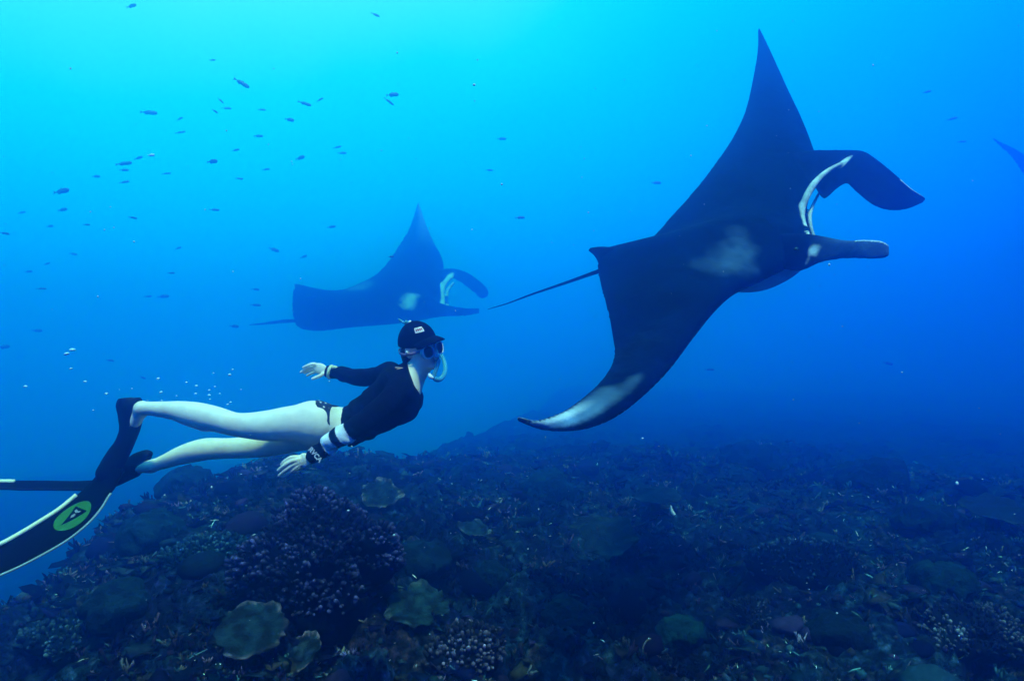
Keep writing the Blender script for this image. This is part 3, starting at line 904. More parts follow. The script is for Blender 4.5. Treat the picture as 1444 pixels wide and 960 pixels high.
# snorkel
clear = mat('clear_blue_tube', (.10, .50, .62), .15, .6)
clear.node_tree.nodes['Principled BSDF'].inputs['Transmission Weight'].default_value = .45
V, F = tube([H(.098, 0, -.080), H(.118, -.002, -.088), P(612, 531, 3.33), P(617, 535.5, 3.34), P(624, 531.5, 3.38), P(628, 520, 3.43), P(625, 506, 3.50), P(614, 488, 3.545), P(596, 468, 3.55), P(580, 457.5, 3.54), P(571, 453.5, 3.53)], [.012, .010, .0105, .012, .012, .011, .0105, .0105, .0105, .0105, .0105], 12, 70)
snork = mesh_np('snorkel', V, F, clear)
V, F = tube([P(585, 459.5, 3.54), P(576, 454.5, 3.535)], [.0135, .0135], 12); tip = mesh_np('tip', V, F, white)
V, F = tube([P(574, 457, 3.53), P(568, 454, 3.53), P(561.5, 449.5, 3.53)], [.008, .006, .004], 8); tip2 = mesh_np('splash_guard', V, F, clear)
V, F = tube([P(605, 527, 3.33), P(607, 531, 3.325), P(611, 533, 3.325)], [.007, .011, .008], 8, 10); mp = mesh_np('purge_valve', V, F, mfr)

# zip cord on the collar
cord = mat('pale_cord', (.75, .5, .3), .6, .3)
V, F = join([tube([P(574, 518, 3.355), P(566, 519, 3.345), P(557, 518, 3.34)], [.0022, .0028, .003], 6), tube([P(566, 519, 3.345), P(560, 521, 3.34), P(556.5, 524, 3.335)], [.0024, .003, .003], 6)])
zipc = mesh_np('zip_cord', V, F, cord)

# wrist watch on the far arm: strap rings and a face
yel = mat('yellow_strap', (.75, .72, .38), .45, .4)
def wring(px, py, d, r, tr, m, name, asp=1.0):
    a = nz(P(478, 527, 3.75) - P(462, 523.5, 3.76)); b = nz(np.cross(a, [0, 1, 0])); e = np.cross(a, b)
    c0 = P(px, py, d); pts = [c0 + r * (math.cos(w) * b + math.sin(w) * e) for w in np.linspace(0, 2 * math.pi, 24, endpoint=False)]
    V, F = tube(pts, tr, 8, closed=True)
    return mesh_np(name, V, F, m)
w1 = wring(466.3, 524.4, 3.765, .033, .0085, yel, 'watch'); w2 = wring(461.6, 523.4, 3.765, .029, .0045, rubber, 'band')
V, F = tube([P(468, 518.5, 3.74), P(472, 517.6, 3.74), P(478, 519.3, 3.74)], [.007, .009, .004], 8, 10); w3 = mesh_np('watch_flap', V, F, yel)

# lettering on the near cuff
def lettering(body_txt, c0, xdir, ydir, size, m, name='lettering'):
    cu = bpy.data.curves.new(name, 'FONT'); cu.body = body_txt; cu.size = size; cu.extrude = .0008; cu.align_x = 'CENTER'; cu.align_y = 'CENTER'
    cu.offset = size * .035
    x = nz(xdir); z = nz(np.cross(x, ydir)); y = np.cross(z, x)
    tmp = bpy.data.objects.new('t', cu); COL.objects.link(tmp)
    dg = bpy.context.evaluated_depsgraph_get(); me = bpy.data.meshes.new_from_object(tmp.evaluated_get(dg)); bpy.data.objects.remove(tmp)
    M = Matrix(((x[0], y[0], z[0], c0[0]), (x[1], y[1], z[1], c0[1]), (x[2], y[2], z[2], c0[2]), (0, 0, 0, 1)))
    me.transform(M); me.materials.clear(); me.materials.append(m); me.name = name
    o = bpy.data.objects.new(name, me); COL.objects.link(o); return o
cp = P(444.5, 641, 3.098)
xd = P(450, 648.5, 3.112) - P(437, 633.5, 3.112); yd = P(450, 634, 3.11) - P(440, 644, 3.11)
letr = lettering('RVCA', cp, xd, yd, .030, white)

# fins: foot pocket, blade, rails, emblem
def pocket(rows, k=.02, cutp=None, lo=None, hi=None):
    Fp = Field(lo, hi, .004); Fp.chain(rows, k, flat=[0, 1, 0], fn=.8)
    if cutp is not None: Fp.cut(*cutp)
    Fp.noise(.003, 25)
    V, Fc = Fp.mesh(); return mesh_np('foot_pocket', V, Fc, rubber)
pk1 = pocket([(P(183, 572, 3.41), .064), (P(184, 598, 3.41), .052), (P(177, 622, 3.41), .044), (P(164, 645, 3.40), .052), (P(150, 668, 3.38), .050)], .02, (P(183, 561, 3.4), [-.03, 0, 1]), P(125, 705, 3.4) * [1, 0, 1] + [0, 3.28, 0], P(215, 545, 3.4) * [1, 0, 1] + [0, 3.56, 0])
pk2 = pocket([(P(206, 646, 3.57), .044), (P(196, 653, 3.57), .056), (P(178, 664, 3.56), .052), (P(160, 674, 3.55), .045), (P(143, 681, 3.54), .03)], .02, (P(210, 645, 3.57), [.82, 0, -.45]), P(125, 710, 3.55) * [1, 0, 1] + [0, 3.42, 0], P(235, 615, 3.55) * [1, 0, 1] + [0, 3.72, 0])
pk2r = pk2
def blade(rows, thick, m):
    """rows: (edge A px, edge B px) -> V,F and a surface function B(s,v)"""
    q = spline([list(P(*a)) + list(P(*b)) for a, b in rows], 60)
    V, F = [], []; nv = 7
    N_ = []
    for i in range(60):
        a, b = max(0, i - 1), min(59, i + 1)
        N_.append(nz(np.cross(q[b, :3] - q[a, :3], q[i, 3:] - q[i, :3])))
    if N_[0][1] > 0: N_ = [-x for x in N_]
    for sg in (1, -1):
        for i in range(60):
            for j in range(nv):
                v = j / (nv - 1)
                V.append(q[i, :3] * (1 - v) + q[i, 3:] * v + N_[i] * sg * thick / 2)
    o = 60 * nv
    for i in range(59):
        for j in range(nv - 1):
            f = (i * nv + j, i * nv + j + 1, (i + 1) * nv + j + 1, (i + 1) * nv + j); F.append(f); F.append(tuple(o + k for k in f[::-1]))
        for j in (0, nv - 1):
            F.append((i * nv + j, (i + 1) * nv + j, o + (i + 1) * nv + j, o + i * nv + j))
    def S_(s, v, g=0.0):
        i = min(58, max(0, int(s))); f = s - i
        A = q[i] * (1 - f) + q[i + 1] * f; N1 = N_[i] * (1 - f) + N_[i + 1] * f
        return A[:3] * (1 - v) + A[3:] * v + N1 * g
    return V, F, q, S_
rowsF = [((147, 655, 3.38), (176, 662, 3.34)), ((132, 676, 3.38), (164, 684, 3.30)), ((116, 692, 3.36), (153, 700, 3.26)), ((101, 705, 3.33), (141, 719, 3.22)), ((82, 720, 3.28), (122, 740, 3.17)),
         ((60, 734, 3.23), (94, 762, 3.12)), ((32, 751, 3.17), (56, 784, 3.06)), ((0, 768, 3.10), (16, 804, 3.0)), ((-60, 790, 3.0), (-50, 830, 2.9)), ((-130, 806, 2.9), (-124, 848, 2.8))]
carbon = mat('black_fin_blade', (0.0012, 0.0014, 0.004), .6, .02, bump=(80, .15, .002))
V, F, qf, SF = blade(rowsF, .006, carbon)
bl1 = mesh_np('blade', V, F, carbon)
raily = mat('white_rail_rubber', (.90, .86, .55), .5, .4)
railp = mat('pale_rail_rubber', (.30, .38, .36), .5, .4)
i0 = int(np.argmin(np.abs(qf[:, 0] - P(107, 700, 3.34)[0])))
V, F = tube(qf[i0:, :3] + [0, -.006, .004], .0105, 8); rl1 = mesh_np('rail', V, F, raily)
V, F = tube(qf[i0 - 4:, 3:], .0055, 8); rl2 = mesh_np('rail', V, F, railp)
sc_ = None
# emblem: green disc with a black triangle and a small pale mark, laid on the blade
sl = np.sqrt(((qf[1:, :3] + qf[1:, 3:] - qf[:-1, :3] - qf[:-1, 3:]) ** 2).sum(1)) / 2
cum = np.r_[0, np.cumsum(sl)]
pc = P(102, 730, 3.24)
mid = (qf[:, :3] + qf[:, 3:]) / 2
sc0 = int(np.argmin(((mid - pc) ** 2).sum(1)))
wdt = np.sqrt(((qf[sc0, :3] - qf[sc0, 3:]) ** 2).sum())
def onblade(a, b, g):
    """a metres along the blade towards its tip, b metres across towards the lower edge"""
    s = np.interp(cum[sc0] + a, cum, np.arange(60)); return SF(s, .5 + b / wdt, g)
def flat_poly(pts, g, name, m, n=1):
    cen = np.mean(pts, 0); V = [onblade(*cen, g)]; F = []
    K_ = 5
    k = len(pts)
    for r in range(1, K_ + 1):
        for p in pts:
            V.append(onblade(*(cen + (np.array(p) - cen) * r / K_), g))
    for i in range(k):
        F.append((0, 1 + i, 1 + (i + 1) % k))
        for r in range(K_ - 1):
            a = 1 + r * k; b = a + k
            F.append((a + i, b + i, b + (i + 1) % k, a + (i + 1) % k))
    return mesh_np(name, V, F, m)
green = mat('green_print', (.03, .15, .02), .6, .1)
R_ = .088
disc = [(R_ * math.cos(w), min(wdt * .47, R_ * .92) * math.sin(w)) for w in np.linspace(0, 2 * math.pi, 40, endpoint=False)]
em1 = flat_poly(disc, .0042, 'emblem_disc', green)
def sub(a, b, n=6): return [tuple(np.array(a) + (np.array(b) - np.array(a)) * i / n) for i in range(n)]
T1, T2, T3 = (.062, .0), (-.045, -.045), (-.045, .048)
tri = sub(T1, T2) + sub(T2, T3) + sub(T3, T1)
em2 = flat_poly(tri, .0054, 'emblem_triangle', carbon)
mk = [(-.030 + .012 * math.cos(w), -.004 + .012 * math.sin(w)) for w in np.linspace(0, 2 * math.pi, 12, endpoint=False)]
grey = mat('grey_print', (.22, .24, .26), .6, .3)
em3 = flat_poly([(-.034, -.020), (-.022, -.022), (-.016, -.004), (-.024, .014), (-.034, .018), (-.028, .002)], .0062, 'emblem_mark', grey)
em4 = flat_poly([(-.012, -.006), (.004, -.010), (.014, .0), (.004, .010), (-.008, .008)], .0062, 'emblem_mark', grey)

rowsG = [((158, 668, 3.56), (158, 688, 3.50)), ((140, 676, 3.56), (140, 690, 3.49)), ((110, 678.5, 3.55), (110, 690.5, 3.47)), ((60, 678, 3.52), (60, 690, 3.44)), ((28, 678, 3.49), (28, 690, 3.41)), ((0, 678, 3.46), (0, 689, 3.38)), ((-60, 680, 3.38), (-60, 692, 3.30)), ((-140, 688, 3.26), (-140, 700, 3.18))]
V, F, qg, SG = blade(rowsG, .006, carbon)
bl2 = mesh_np('blade', V, F, carbon)
i1 = int(np.argmin(np.abs(qg[:, 0] - P(27, 678, 3.49)[0])))
V, F = tube(qg[i1:, :3] + [0, -.02, .002], .0105, 8); rl3 = mesh_np('rail', V, F, raily)
V, F = tube(qg[10:, 3:], .005, 8); rl4 = mesh_np('rail', V, F, rubber)

fin1 = empty('fin', tuple(P(165, 650, 3.4))); fin2 = empty('fin', tuple(P(175, 665, 3.56)))
fin1['label'] = 'long black fin with white rail and green round emblem'; fin2['label'] = 'long black fin seen edge on'
adopt(fin1, pk1, bl1, rl1, rl2, em1, em2, em3, em4); adopt(fin2, pk2, bl2, rl3, rl4)
adopt(capo, brim, button, pat, prn); adopt(mask, *subs_mask); adopt(snork, tip, tip2, mp); adopt(w1, w3); adopt(shirt, letr, zipc)
adopt(diver, body, shirt, swim, capo, hair, mask, snork, w1, w2, fin1, fin2)

# ------------------------------------------------------------------ the reef slope
def ground_z(x, y):
    x = np.asarray(x, float); y = np.asarray(y, float)
    z = 0.38 + 0.95 * np.exp(-((x + 3.0) / 2.9) ** 2 - ((y - 9.5) / 5.0) ** 2) + 0.25 * np.exp(-((x + 1.6) / 1.3) ** 2 - ((y - 5.2) / 1.3) ** 2)
    z = z + 0.30 * np.exp(-((x - 3.5) / 3.0) ** 2 - ((y - 14) / 4.0) ** 2) - 0.062 * np.clip(y - 10, 0, 40)
    near = np.clip((x * x + (y) ** 2) / 4.0, 0.0, 1.0)
    z = z + near * (0.45 * fbm(x * .28, y * .28, 1.7, 2) + 0.34 * fbm(x * .9, y * .9, 4.2, 3) + 0.16 * fbm(x * 3.1, y * 3.1, 8.8, 4, .6))
    xe = -4.1 + 0.6 * vnoise(y * .35, 3.3) + 0.3 * vnoise(y * 1.3, 9.3) + 0.16 * np.clip(y - 9, 0, 60)
    dd = np.clip(xe - x, 0, 60)
    z = z - 0.95 * dd * dd / (dd + 0.7)
    # gullies between the coral heads
    g = np.abs(fbm(x * .55 + 5, y * .45, 2.2, 3))
    z = z - 0.35 * np.clip(1 - g / .10, 0, 1) * near
    return np.maximum(z, -9.5 + 0.5 * vnoise(x * .3, y * .3))

def make_ground():
    nth, nrr = 620, 560
    th = np.linspace(-math.pi, math.pi, nth)          # warped so that most columns lie ahead
    th = th / math.pi; th = math.pi * (0.42 * th + 0.58 * th ** 5)
    r = 0.6 * (75 / 0.6) ** (np.linspace(0, 1, nrr) ** 0.72)
    R, TH = np.meshgrid(r, th, indexing='ij')
    X = R * np.sin(TH); Y = R * np.cos(TH)
    Z = ground_z(X, Y)
    fine = 0.17 * fbm(X * 9, Y * 9, 0.3, 4, .62)
    Z = Z + fine * np.exp(-R / 14)
    V = np.stack([X, Y, Z], -1).reshape(-1, 3)
    i, j = np.meshgrid(np.arange(nrr - 1), np.arange(nth - 1), indexing='ij')
    a = (i * nth + j).ravel(); b = a + 1; c = b + nth; d = a + nth
    F = np.stack([a, b, c, d], 1)[:, ::-1]
    V = np.r_[V, [[0, 0, ground_z(0, 0)]]]
    m = bpy.data.materials.new('reef_ground'); m.use_nodes = True
    n = m.node_tree; bs = n.nodes['Principled BSDF']; bs.inputs['Roughness'].default_value = .9; bs.inputs['Specular IOR Level'].default_value = .1
    co = n.nodes.new('ShaderNodeTexCoord')
    def noise(sc, det=5, w=0):
        t = n.nodes.new('ShaderNodeTexNoise'); t.inputs['Scale'].default_value = sc; t.inputs['Detail'].default_value = det; n.links.new(co.outputs['Object'], t.inputs['Vector']); return t
    def rmp(src, st):
        q = n.nodes.new('ShaderNodeValToRGB'); e = q.color_ramp.elements
        while len(e) < len(st): e.new(.5)
        for k, (p, c_) in zip(e, st): k.position = p; k.color = (*c_, 1)
        n.links.new(src, q.inputs[0]); return q
    r1 = rmp(noise(1.3).outputs['Fac'], [(.30, (.002, .001, .008)), (.44, (.004, .005, .022)), (.54, (.008, .018, .032)), (.62, (.018, .011, .012)), (.72, (.010, .005, .022))])
    r2 = rmp(noise(14, 8).outputs['Fac'], [(.38, (.08, .08, .12)), (.50, (.7, .7, .8)), (.58, (1.8, 1.6, 1.6)), (.66, (4.0, 3.0, 3.2)), (.74, (8., 5., 7.))])
    mx = n.nodes.new('ShaderNodeVectorMath'); mx.operation = 'MULTIPLY'
    n.links.new(r1.outputs[0], mx.inputs[0]); n.links.new(r2.outputs[0], mx.inputs[1])
    n.links.new(mx.outputs[0], bs.inputs['Base Color'])
    bu = n.nodes.new('ShaderNodeBump'); bu.inputs['Distance'].default_value = .05; bu.inputs['Strength'].default_value = .9
    n.links.new(noise(22, 8).outputs['Fac'], bu.inputs['Height']); n.links.new(bu.outputs[0], bs.inputs['Normal'])
    o = mesh_np('seabed', V, F, m)
    tag(o, kind='structure')
make_ground()

# ---- loose growth on the reef, far too much of it to count
def rotm(ax, ang):
    ax = ax / np.linalg.norm(ax, axis=1, keepdims=True)
    c, s = np.cos(ang), np.sin(ang); x, y, z = ax.T; C_ = 1 - c
    return np.stack([np.stack([c + x * x * C_, x * y * C_ - z * s, x * z * C_ + y * s], -1),
                     np.stack([y * x * C_ + z * s, c + y * y * C_, y * z * C_ - x * s], -1),
                     np.stack([z * x * C_ - y * s, z * y * C_ + x * s, c + z * z * C_], -1)], 1)
def scatter_xy(n, r0, r1, p=1.0, thr=None):
    out = []
    while sum(map(len, out)) < n:
        k = n * 2
        r = r0 * (r1 / r0) ** (nr.rand(k) ** p); th = np.radians(nr.uniform(-48, 48, k))
        x, y = r * np.sin(th), r * np.cos(th)
        w = fbm(x * 1.1, y * 1.1, 5.5, 3) > (-.06 if thr is None else thr)
        out.append(np.stack([x, y], 1)[w | (nr.rand(k) < .25)])
    return np.concatenate(out)[:n]
def scatter(name, base, F, xy, size, tilt, cols, m, lift=0.0, squash=None, label=None):
    n = len(xy); base = np.asarray(base, float); nv = len(base)
    x, y = xy.T
    z = ground_z(x, y) + 0.17 * fbm(x * 9, y * 9, 0.3, 4, .62) * np.exp(-np.hypot(x, y) / 14)
    R1 = rotm(np.tile([0, 0, 1.], (n, 1)), nr.uniform(0, 6.28, n))
    a = nr.uniform(0, 6.28, n)
    R2 = rotm(np.stack([np.cos(a), np.sin(a), np.zeros(n)], 1), nr.uniform(0, tilt, n))
    R = R2 @ R1
    sz = size(n, np.hypot(x, y))
    sc = nr.uniform(.65, 1.35, (n, 1, 3)) * sz[:, None, None]
    jit = 1 + nr.uniform(-.24, .24, (n, nv, 3))
    V = np.einsum('nij,nvj->nvi', R, base[None] * sc * jit) + np.stack([x, y, z + lift * sz], 1)[:, None, :]
    F = np.asarray(F)
    FF = (F[None] + (np.arange(n) * nv)[:, None, None]).reshape(-1, F.shape[1])
    cc = np.asarray(cols)[nr.randint(0, len(cols), n)] * nr.uniform(.4, 1.7, (n, 1))
    pn = np.clip(.5 + 1.6 * fbm(x * .8 + 3, y * .8, 7.7, 3), 0, 1)[:, None]
    cc = cc * (.35 + 1.5 * pn) * (1 + pn * np.array([-.1, .15, .10]))
    # colour lightens from the foot of each piece to its tip
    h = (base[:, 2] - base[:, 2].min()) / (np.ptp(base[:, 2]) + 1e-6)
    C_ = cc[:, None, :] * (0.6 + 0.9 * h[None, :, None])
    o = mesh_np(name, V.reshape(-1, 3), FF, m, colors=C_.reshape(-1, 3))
    return tag(o, label, kind='stuff')

growth = mat('reef_growth', attr='Col', rough=.9, spec=.03, noise=(30, .4), bump=(70, .5, .008))
_bm = bmesh.new(); bmesh.ops.create_icosphere(_bm, subdivisions=1, radius=1.0)
ico_V = np.array([v.co[:] for v in _bm.verts]); ico_F = np.array([[v.index for v in f.verts] for f in _bm.faces]); _bm.free()
_bm = bmesh.new(); bmesh.ops.create_icosphere(_bm, subdivisions=2, radius=1.0)
ico2_V = np.array([v.co[:] for v in _bm.verts]); ico2_F = np.array([[v.index for v in f.verts] for f in _bm.faces]); _bm.free()
def twig(seed, nb=4, seg=5):
    q = random.Random(seed); Vs, Fs = [], []
    for b in range(nb):
        a = q.uniform(0, 6.28); t = q.uniform(.2, .9); L = q.uniform(.6, 1.1)
        p0 = np.array([q.uniform(-.2, .2), q.uniform(-.2, .2), -.2]); d = np.array([math.cos(a) * t, math.sin(a) * t, 1])
        p1 = p0 + d * L * .6; p2 = p1 + (d * .6 + np.array([q.uniform(-.4, .4), q.uniform(-.4, .4), .3])) * L * .5
        v, f = tube([p0, p1, p2], np.array([.15, .11, .05]), seg)
        o = len(Vs); Vs += v
        for g in f:
            for k in range(1, len(g) - 1): Fs.append((g[0] + o, g[k] + o, g[k + 1] + o))
    return np.array(Vs), np.array(Fs)
def shard():
    v, f = tube([(-1, 0, .05), (0, .12, .1), (1, -.1, .05)], np.array([.09, .13, .06]), 5)
    Fs = []
    for g in f:
        for k in range(1, len(g) - 1): Fs.append((g[0], g[k], g[k + 1]))
    return np.array(v), np.array(Fs)
def frond(n=9):
    Vs = [(0, 0, .12), (0, 0, 0)]
    for i in range(n):
        w = 2 * math.pi * i / n; r = 1 + .25 * math.sin(3 * w)
        Vs.append((r * math.cos(w), r * math.sin(w), .22 + .1 * math.sin(2 * w))); 
    Fs = [(0, 2 + i, 2 + (i + 1) % n) for i in range(n)] + [(1, 2 + (i + 1) % n, 2 + i) for i in range(n)]
    return np.array(Vs), np.array(Fs)
sizeA = lambda a, b: (lambda n, r: nr.uniform(a, b, n) * (0.75 + r * .05) * nr.choice([.6, 1, 1, 1.5], n))
dk = [(.003, .002, .012), (.004, .005, .020), (.007, .011, .018), (.016, .006, .020), (.006, .004, .026), (.016, .018, .026), (.022, .012, .009)]
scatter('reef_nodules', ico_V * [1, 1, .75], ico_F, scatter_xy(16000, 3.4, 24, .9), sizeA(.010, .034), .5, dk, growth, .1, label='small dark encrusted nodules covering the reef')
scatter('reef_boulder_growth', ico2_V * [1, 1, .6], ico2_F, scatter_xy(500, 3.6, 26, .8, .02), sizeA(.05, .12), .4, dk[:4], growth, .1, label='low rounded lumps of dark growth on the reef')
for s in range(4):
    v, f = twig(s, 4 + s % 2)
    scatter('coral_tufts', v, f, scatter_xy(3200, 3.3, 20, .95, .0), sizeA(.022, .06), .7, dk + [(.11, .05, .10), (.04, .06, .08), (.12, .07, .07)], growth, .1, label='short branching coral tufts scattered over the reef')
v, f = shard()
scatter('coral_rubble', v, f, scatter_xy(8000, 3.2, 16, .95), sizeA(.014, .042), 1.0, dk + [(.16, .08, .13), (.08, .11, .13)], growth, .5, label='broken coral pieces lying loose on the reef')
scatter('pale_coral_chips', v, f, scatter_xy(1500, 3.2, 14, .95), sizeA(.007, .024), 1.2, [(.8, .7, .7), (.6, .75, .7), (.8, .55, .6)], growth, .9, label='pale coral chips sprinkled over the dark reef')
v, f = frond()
scatter('leafy_growth', v, f, scatter_xy(3400, 3.3, 18, .95, .03), sizeA(.025, .07), .8, dk, growth, .3, label='thin leafy plates of growth low on the reef')

# ---- single colonies
def find_ground(px, py):
    """where the line of sight of a photo pixel meets the reef"""
    d = np.linspace(3, 30, 2700)
    X = (px - 722) / FPX * d; Z = CAM_Z + (480 - py) / FPX * d
    g = ground_z(X, d); k = np.argmax(Z < g)
    return np.array([X[k], d[k], g[k]]) if (Z < g).any() else None

def noisy_disc(R, n=64, rings=14, thick=.025, bowl=.12, seed=0):
    """table coral: irregular plate with a lobed rim on a short stalk"""
    V, F = [], []
    for side in (1, -1):
        for k in range(rings + 1):
            for i in range(n):
                w = 2 * math.pi * i / n
                rr = R * (1 + .55 * float(vnoise(math.cos(w) * 1.4 + seed * 3.3, math.sin(w) * 1.4)) + .30 * float(vnoise(math.cos(w) * 3.4 + seed, math.sin(w) * 3.4)) + .16 * float(vnoise(math.cos(w) * 9 + seed, math.sin(w) * 9)))
                r = rr * k / rings
                z = bowl * R * (k / rings) ** 2 + .20 * R * (k / rings) * float(fbm(r * math.cos(w) * 2.6 / R + seed, r * math.sin(w) * 2.6 / R, 0, 4)) + (thick * (1 - .7 * (k / rings) ** 3) if side > 0 else -thick * (1 - k / rings) * .6)
                V.append((r * math.cos(w), r * math.sin(w), z))
    o = (rings + 1) * n
    for k in range(rings):
        for i in range(n):
            a, b = k * n + i, k * n + (i + 1) % n
            F.append((a, b, b + n, a + n)); F.append((o + a, o + a + n, o + b + n, o + b))
    for i in range(n):
        a, b = rings * n + i, rings * n + (i + 1) % n
        F.append((a, b, o + b, o + a))
    return np.array(V), F
def place(V, loc, tilt=(0, 0), rz=0):
    M = Matrix.Translation(Vector(loc)) @ Matrix.Rotation(tilt[0], 4, 'X') @ Matrix.Rotation(tilt[1], 4, 'Y') @ Matrix.Rotation(rz, 4, 'Z')
    A = np.array(M); return V @ A[:3, :3].T + A[:3, 3]
plate_m = mat('table_coral_skin', attr='Col', rough=.8, spec=.15, noise=(9, .45), bump=(55, .8, .02))
def table_coral(px, py, R, tilt, col, rim, label, seed, lift=.18, bowl=.12):
    g = find_ground(px, py)
    base = g + [0, 0, lift]
    root = empty('table_coral', tuple(g)); tag(root, label, 'coral', 'table corals on the reef')
    V, F = noisy_disc(R, seed=seed, bowl=bowl)
    rad = np.hypot(V[:, 0], V[:, 1]) / R
    w = np.clip((rad - .90) / .08, 0, 1) * np.clip(.5 + 2 * vnoise(V[:, 0] * 9 / R, V[:, 1] * 9 / R), 0, 1)
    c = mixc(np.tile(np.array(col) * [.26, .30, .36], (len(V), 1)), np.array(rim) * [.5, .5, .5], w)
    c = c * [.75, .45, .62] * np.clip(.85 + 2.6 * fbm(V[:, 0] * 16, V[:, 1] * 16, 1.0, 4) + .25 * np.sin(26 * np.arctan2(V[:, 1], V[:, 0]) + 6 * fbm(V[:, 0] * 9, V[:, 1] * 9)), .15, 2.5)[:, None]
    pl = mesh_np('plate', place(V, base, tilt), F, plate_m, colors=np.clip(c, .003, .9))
    v, f = tube([g - [0, 0, .25], g + [0, 0, lift * .4], base - [0, 0, .02]], [R * .32, R * .2, R * .26], 14, 8)
    st = mesh_np('stalk', v, f, growth, colors=np.tile(np.array(col) * .6, (len(v), 1)))
    adopt(root, pl, st)
    return root
table_coral(352, 925, .24, (.38, .10), (.035, .11, .10), (.45, .42, .40), 'flat teal table coral with pale rim at the bottom left of the reef', 1, .16)
table_coral(428, 948, .15, (.45, -.3), (.10, .20, .18), (.75, .65, .6), 'small bright green plate coral beside the teal table coral at the photo bottom', 2, .10, .25)
table_coral(536, 712, .22, (.55, .25), (.045, .10, .065), (.40, .42, .32), 'olive green plate coral behind the knobbly dark coral mound', 3, .12)
table_coral(852, 768, .42, (.35, -.25), (.03, .07, .065), (.07, .12, .11), 'broad dull green plate coral in the middle of the reef', 4, .10, .05)
table_coral(925, 726, .36, (.20, .05), (.035, .075, .065), (.08, .13, .12), 'dull green plate coral casting a dark hollow behind the broad plate', 5, .30, .04)
table_coral(668, 760, .17, (.3, .2), (.05, .12, .12), (.30, .38, .36), 'small pale blue plate coral right of the knobbly coral mound', 6, .10)
table_coral(590, 868, .25, (.3, .15), (.04, .13, .10), (.16, .26, .22), 'ragged green plate coral in front of the dark hollow', 7, .06, .05)
table_coral(1400, 745, .40, (.25, .0), (.02, .04, .05), (.06, .09, .09), 'dark plate coral near the right edge of the reef', 8, .22)

def coral_mound(px, py, R, hh, label, seed, tips=1500, col=(.012, .014, .035), tipc=(.22, .22, .34), name='coral_mound', tsz=.018):
    g = find_ground(px, py)
    root = empty(name, tuple(g)); tag(root, label, 'coral')
    q = np.random.RandomState(seed)
    Fm = Field(g - [R * 1.4, R * 1.4, .3], g + [R * 1.4, R * 1.4, hh + .3], .02)
    Fm.ell(g + [0, 0, hh * .15], np.eye(3), (R * .85, R * .8, hh * .7), .1)
    for k in range(14):
        a = q.uniform(0, 6.28); r = q.uniform(.35, 1.0) * R
        Fm.ell(g + [r * math.cos(a), r * math.sin(a), hh * q.uniform(.1, .65) * (1.1 - .6 * r / R)], np.eye(3), (R * q.uniform(.2, .4),) * 2 + (hh * q.uniform(.2, .35),), .06)
    Fm.noise(.16 * min(1, R * 2), 3.2, 4)
    V, Fc = Fm.mesh()
    b = mesh_np('base', V, Fc, growth, colors=np.tile(np.array(col), (len(V), 1)))
    # knobs grow out of the mound surface
    A = V[Fc].mean(1); N1 = np.cross(V[Fc[:, 2]] - V[Fc[:, 0]], V[Fc[:, 3]] - V[Fc[:, 1]]); L = np.linalg.norm(N1, axis=1)
    N1 = N1 / L[:, None]
    if (N1[:, 2] * (A[:, 2] > g[2] + hh * .5)).sum() < 0: N1 = -N1
    ok = np.where((A[:, 2] > g[2]) & (N1[:, 2] > -.2))[0]
    ch = q.choice(ok, min(tips, len(ok)), replace=False)
    kV, kF = tube([(0, 0, -.6), (0, 0, .7), (0, 0, 1.35), (0, 0, 1.6)], np.array([.45, .62, .6, .25]), 6)
    kF = [t for f in kF for t in [(f[0], f[k], f[k + 1]) for k in range(1, len(f) - 1)]]
    kV = np.array(kV); nv = len(kV); VV, CC = [], []
    for i in ch:
        n1 = nz(N1[i] + q.normal(0, .28, 3) + [0, 0, .35]); x = nz(np.cross(n1, [.3, .9, .1])); y = np.cross(n1, x)
        s = tsz * q.uniform(.6, 1.6); ln = q.uniform(.8, 1.8)
        VV.append(A[i] + (kV[:, :1] * x + kV[:, 1:2] * y + kV[:, 2:] * ln * n1) * s)
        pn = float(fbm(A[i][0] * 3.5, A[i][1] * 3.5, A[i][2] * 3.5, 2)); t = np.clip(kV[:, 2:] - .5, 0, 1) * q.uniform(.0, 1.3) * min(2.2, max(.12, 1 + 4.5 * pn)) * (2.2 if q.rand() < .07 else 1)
        CC.append(np.array(col) * 1.3 + np.array(tipc) * t)  # pale tips, with the light that knobs catch painted into the colour
    kF = np.array(kF); FF = (kF[None] + (np.arange(len(ch)) * nv)[:, None, None]).reshape(-1, 3)
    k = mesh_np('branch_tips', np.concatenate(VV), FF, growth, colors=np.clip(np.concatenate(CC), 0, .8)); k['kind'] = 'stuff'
    adopt(root, b, k)
    return root
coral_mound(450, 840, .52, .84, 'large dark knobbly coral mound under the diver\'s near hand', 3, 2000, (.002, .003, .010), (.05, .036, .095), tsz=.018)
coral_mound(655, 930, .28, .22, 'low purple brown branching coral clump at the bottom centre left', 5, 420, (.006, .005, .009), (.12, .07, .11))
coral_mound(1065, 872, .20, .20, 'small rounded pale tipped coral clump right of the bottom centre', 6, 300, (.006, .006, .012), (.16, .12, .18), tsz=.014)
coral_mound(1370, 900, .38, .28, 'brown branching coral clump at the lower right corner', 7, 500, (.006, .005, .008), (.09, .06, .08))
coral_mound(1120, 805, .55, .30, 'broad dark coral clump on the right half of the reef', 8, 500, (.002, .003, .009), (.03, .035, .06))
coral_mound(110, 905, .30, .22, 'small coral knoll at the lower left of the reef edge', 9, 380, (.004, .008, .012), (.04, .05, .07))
coral_mound(300, 790, .30, .25, 'teal tipped coral knoll left of the large dark mound', 10, 420, (.004, .011, .016), (.03, .05, .07))

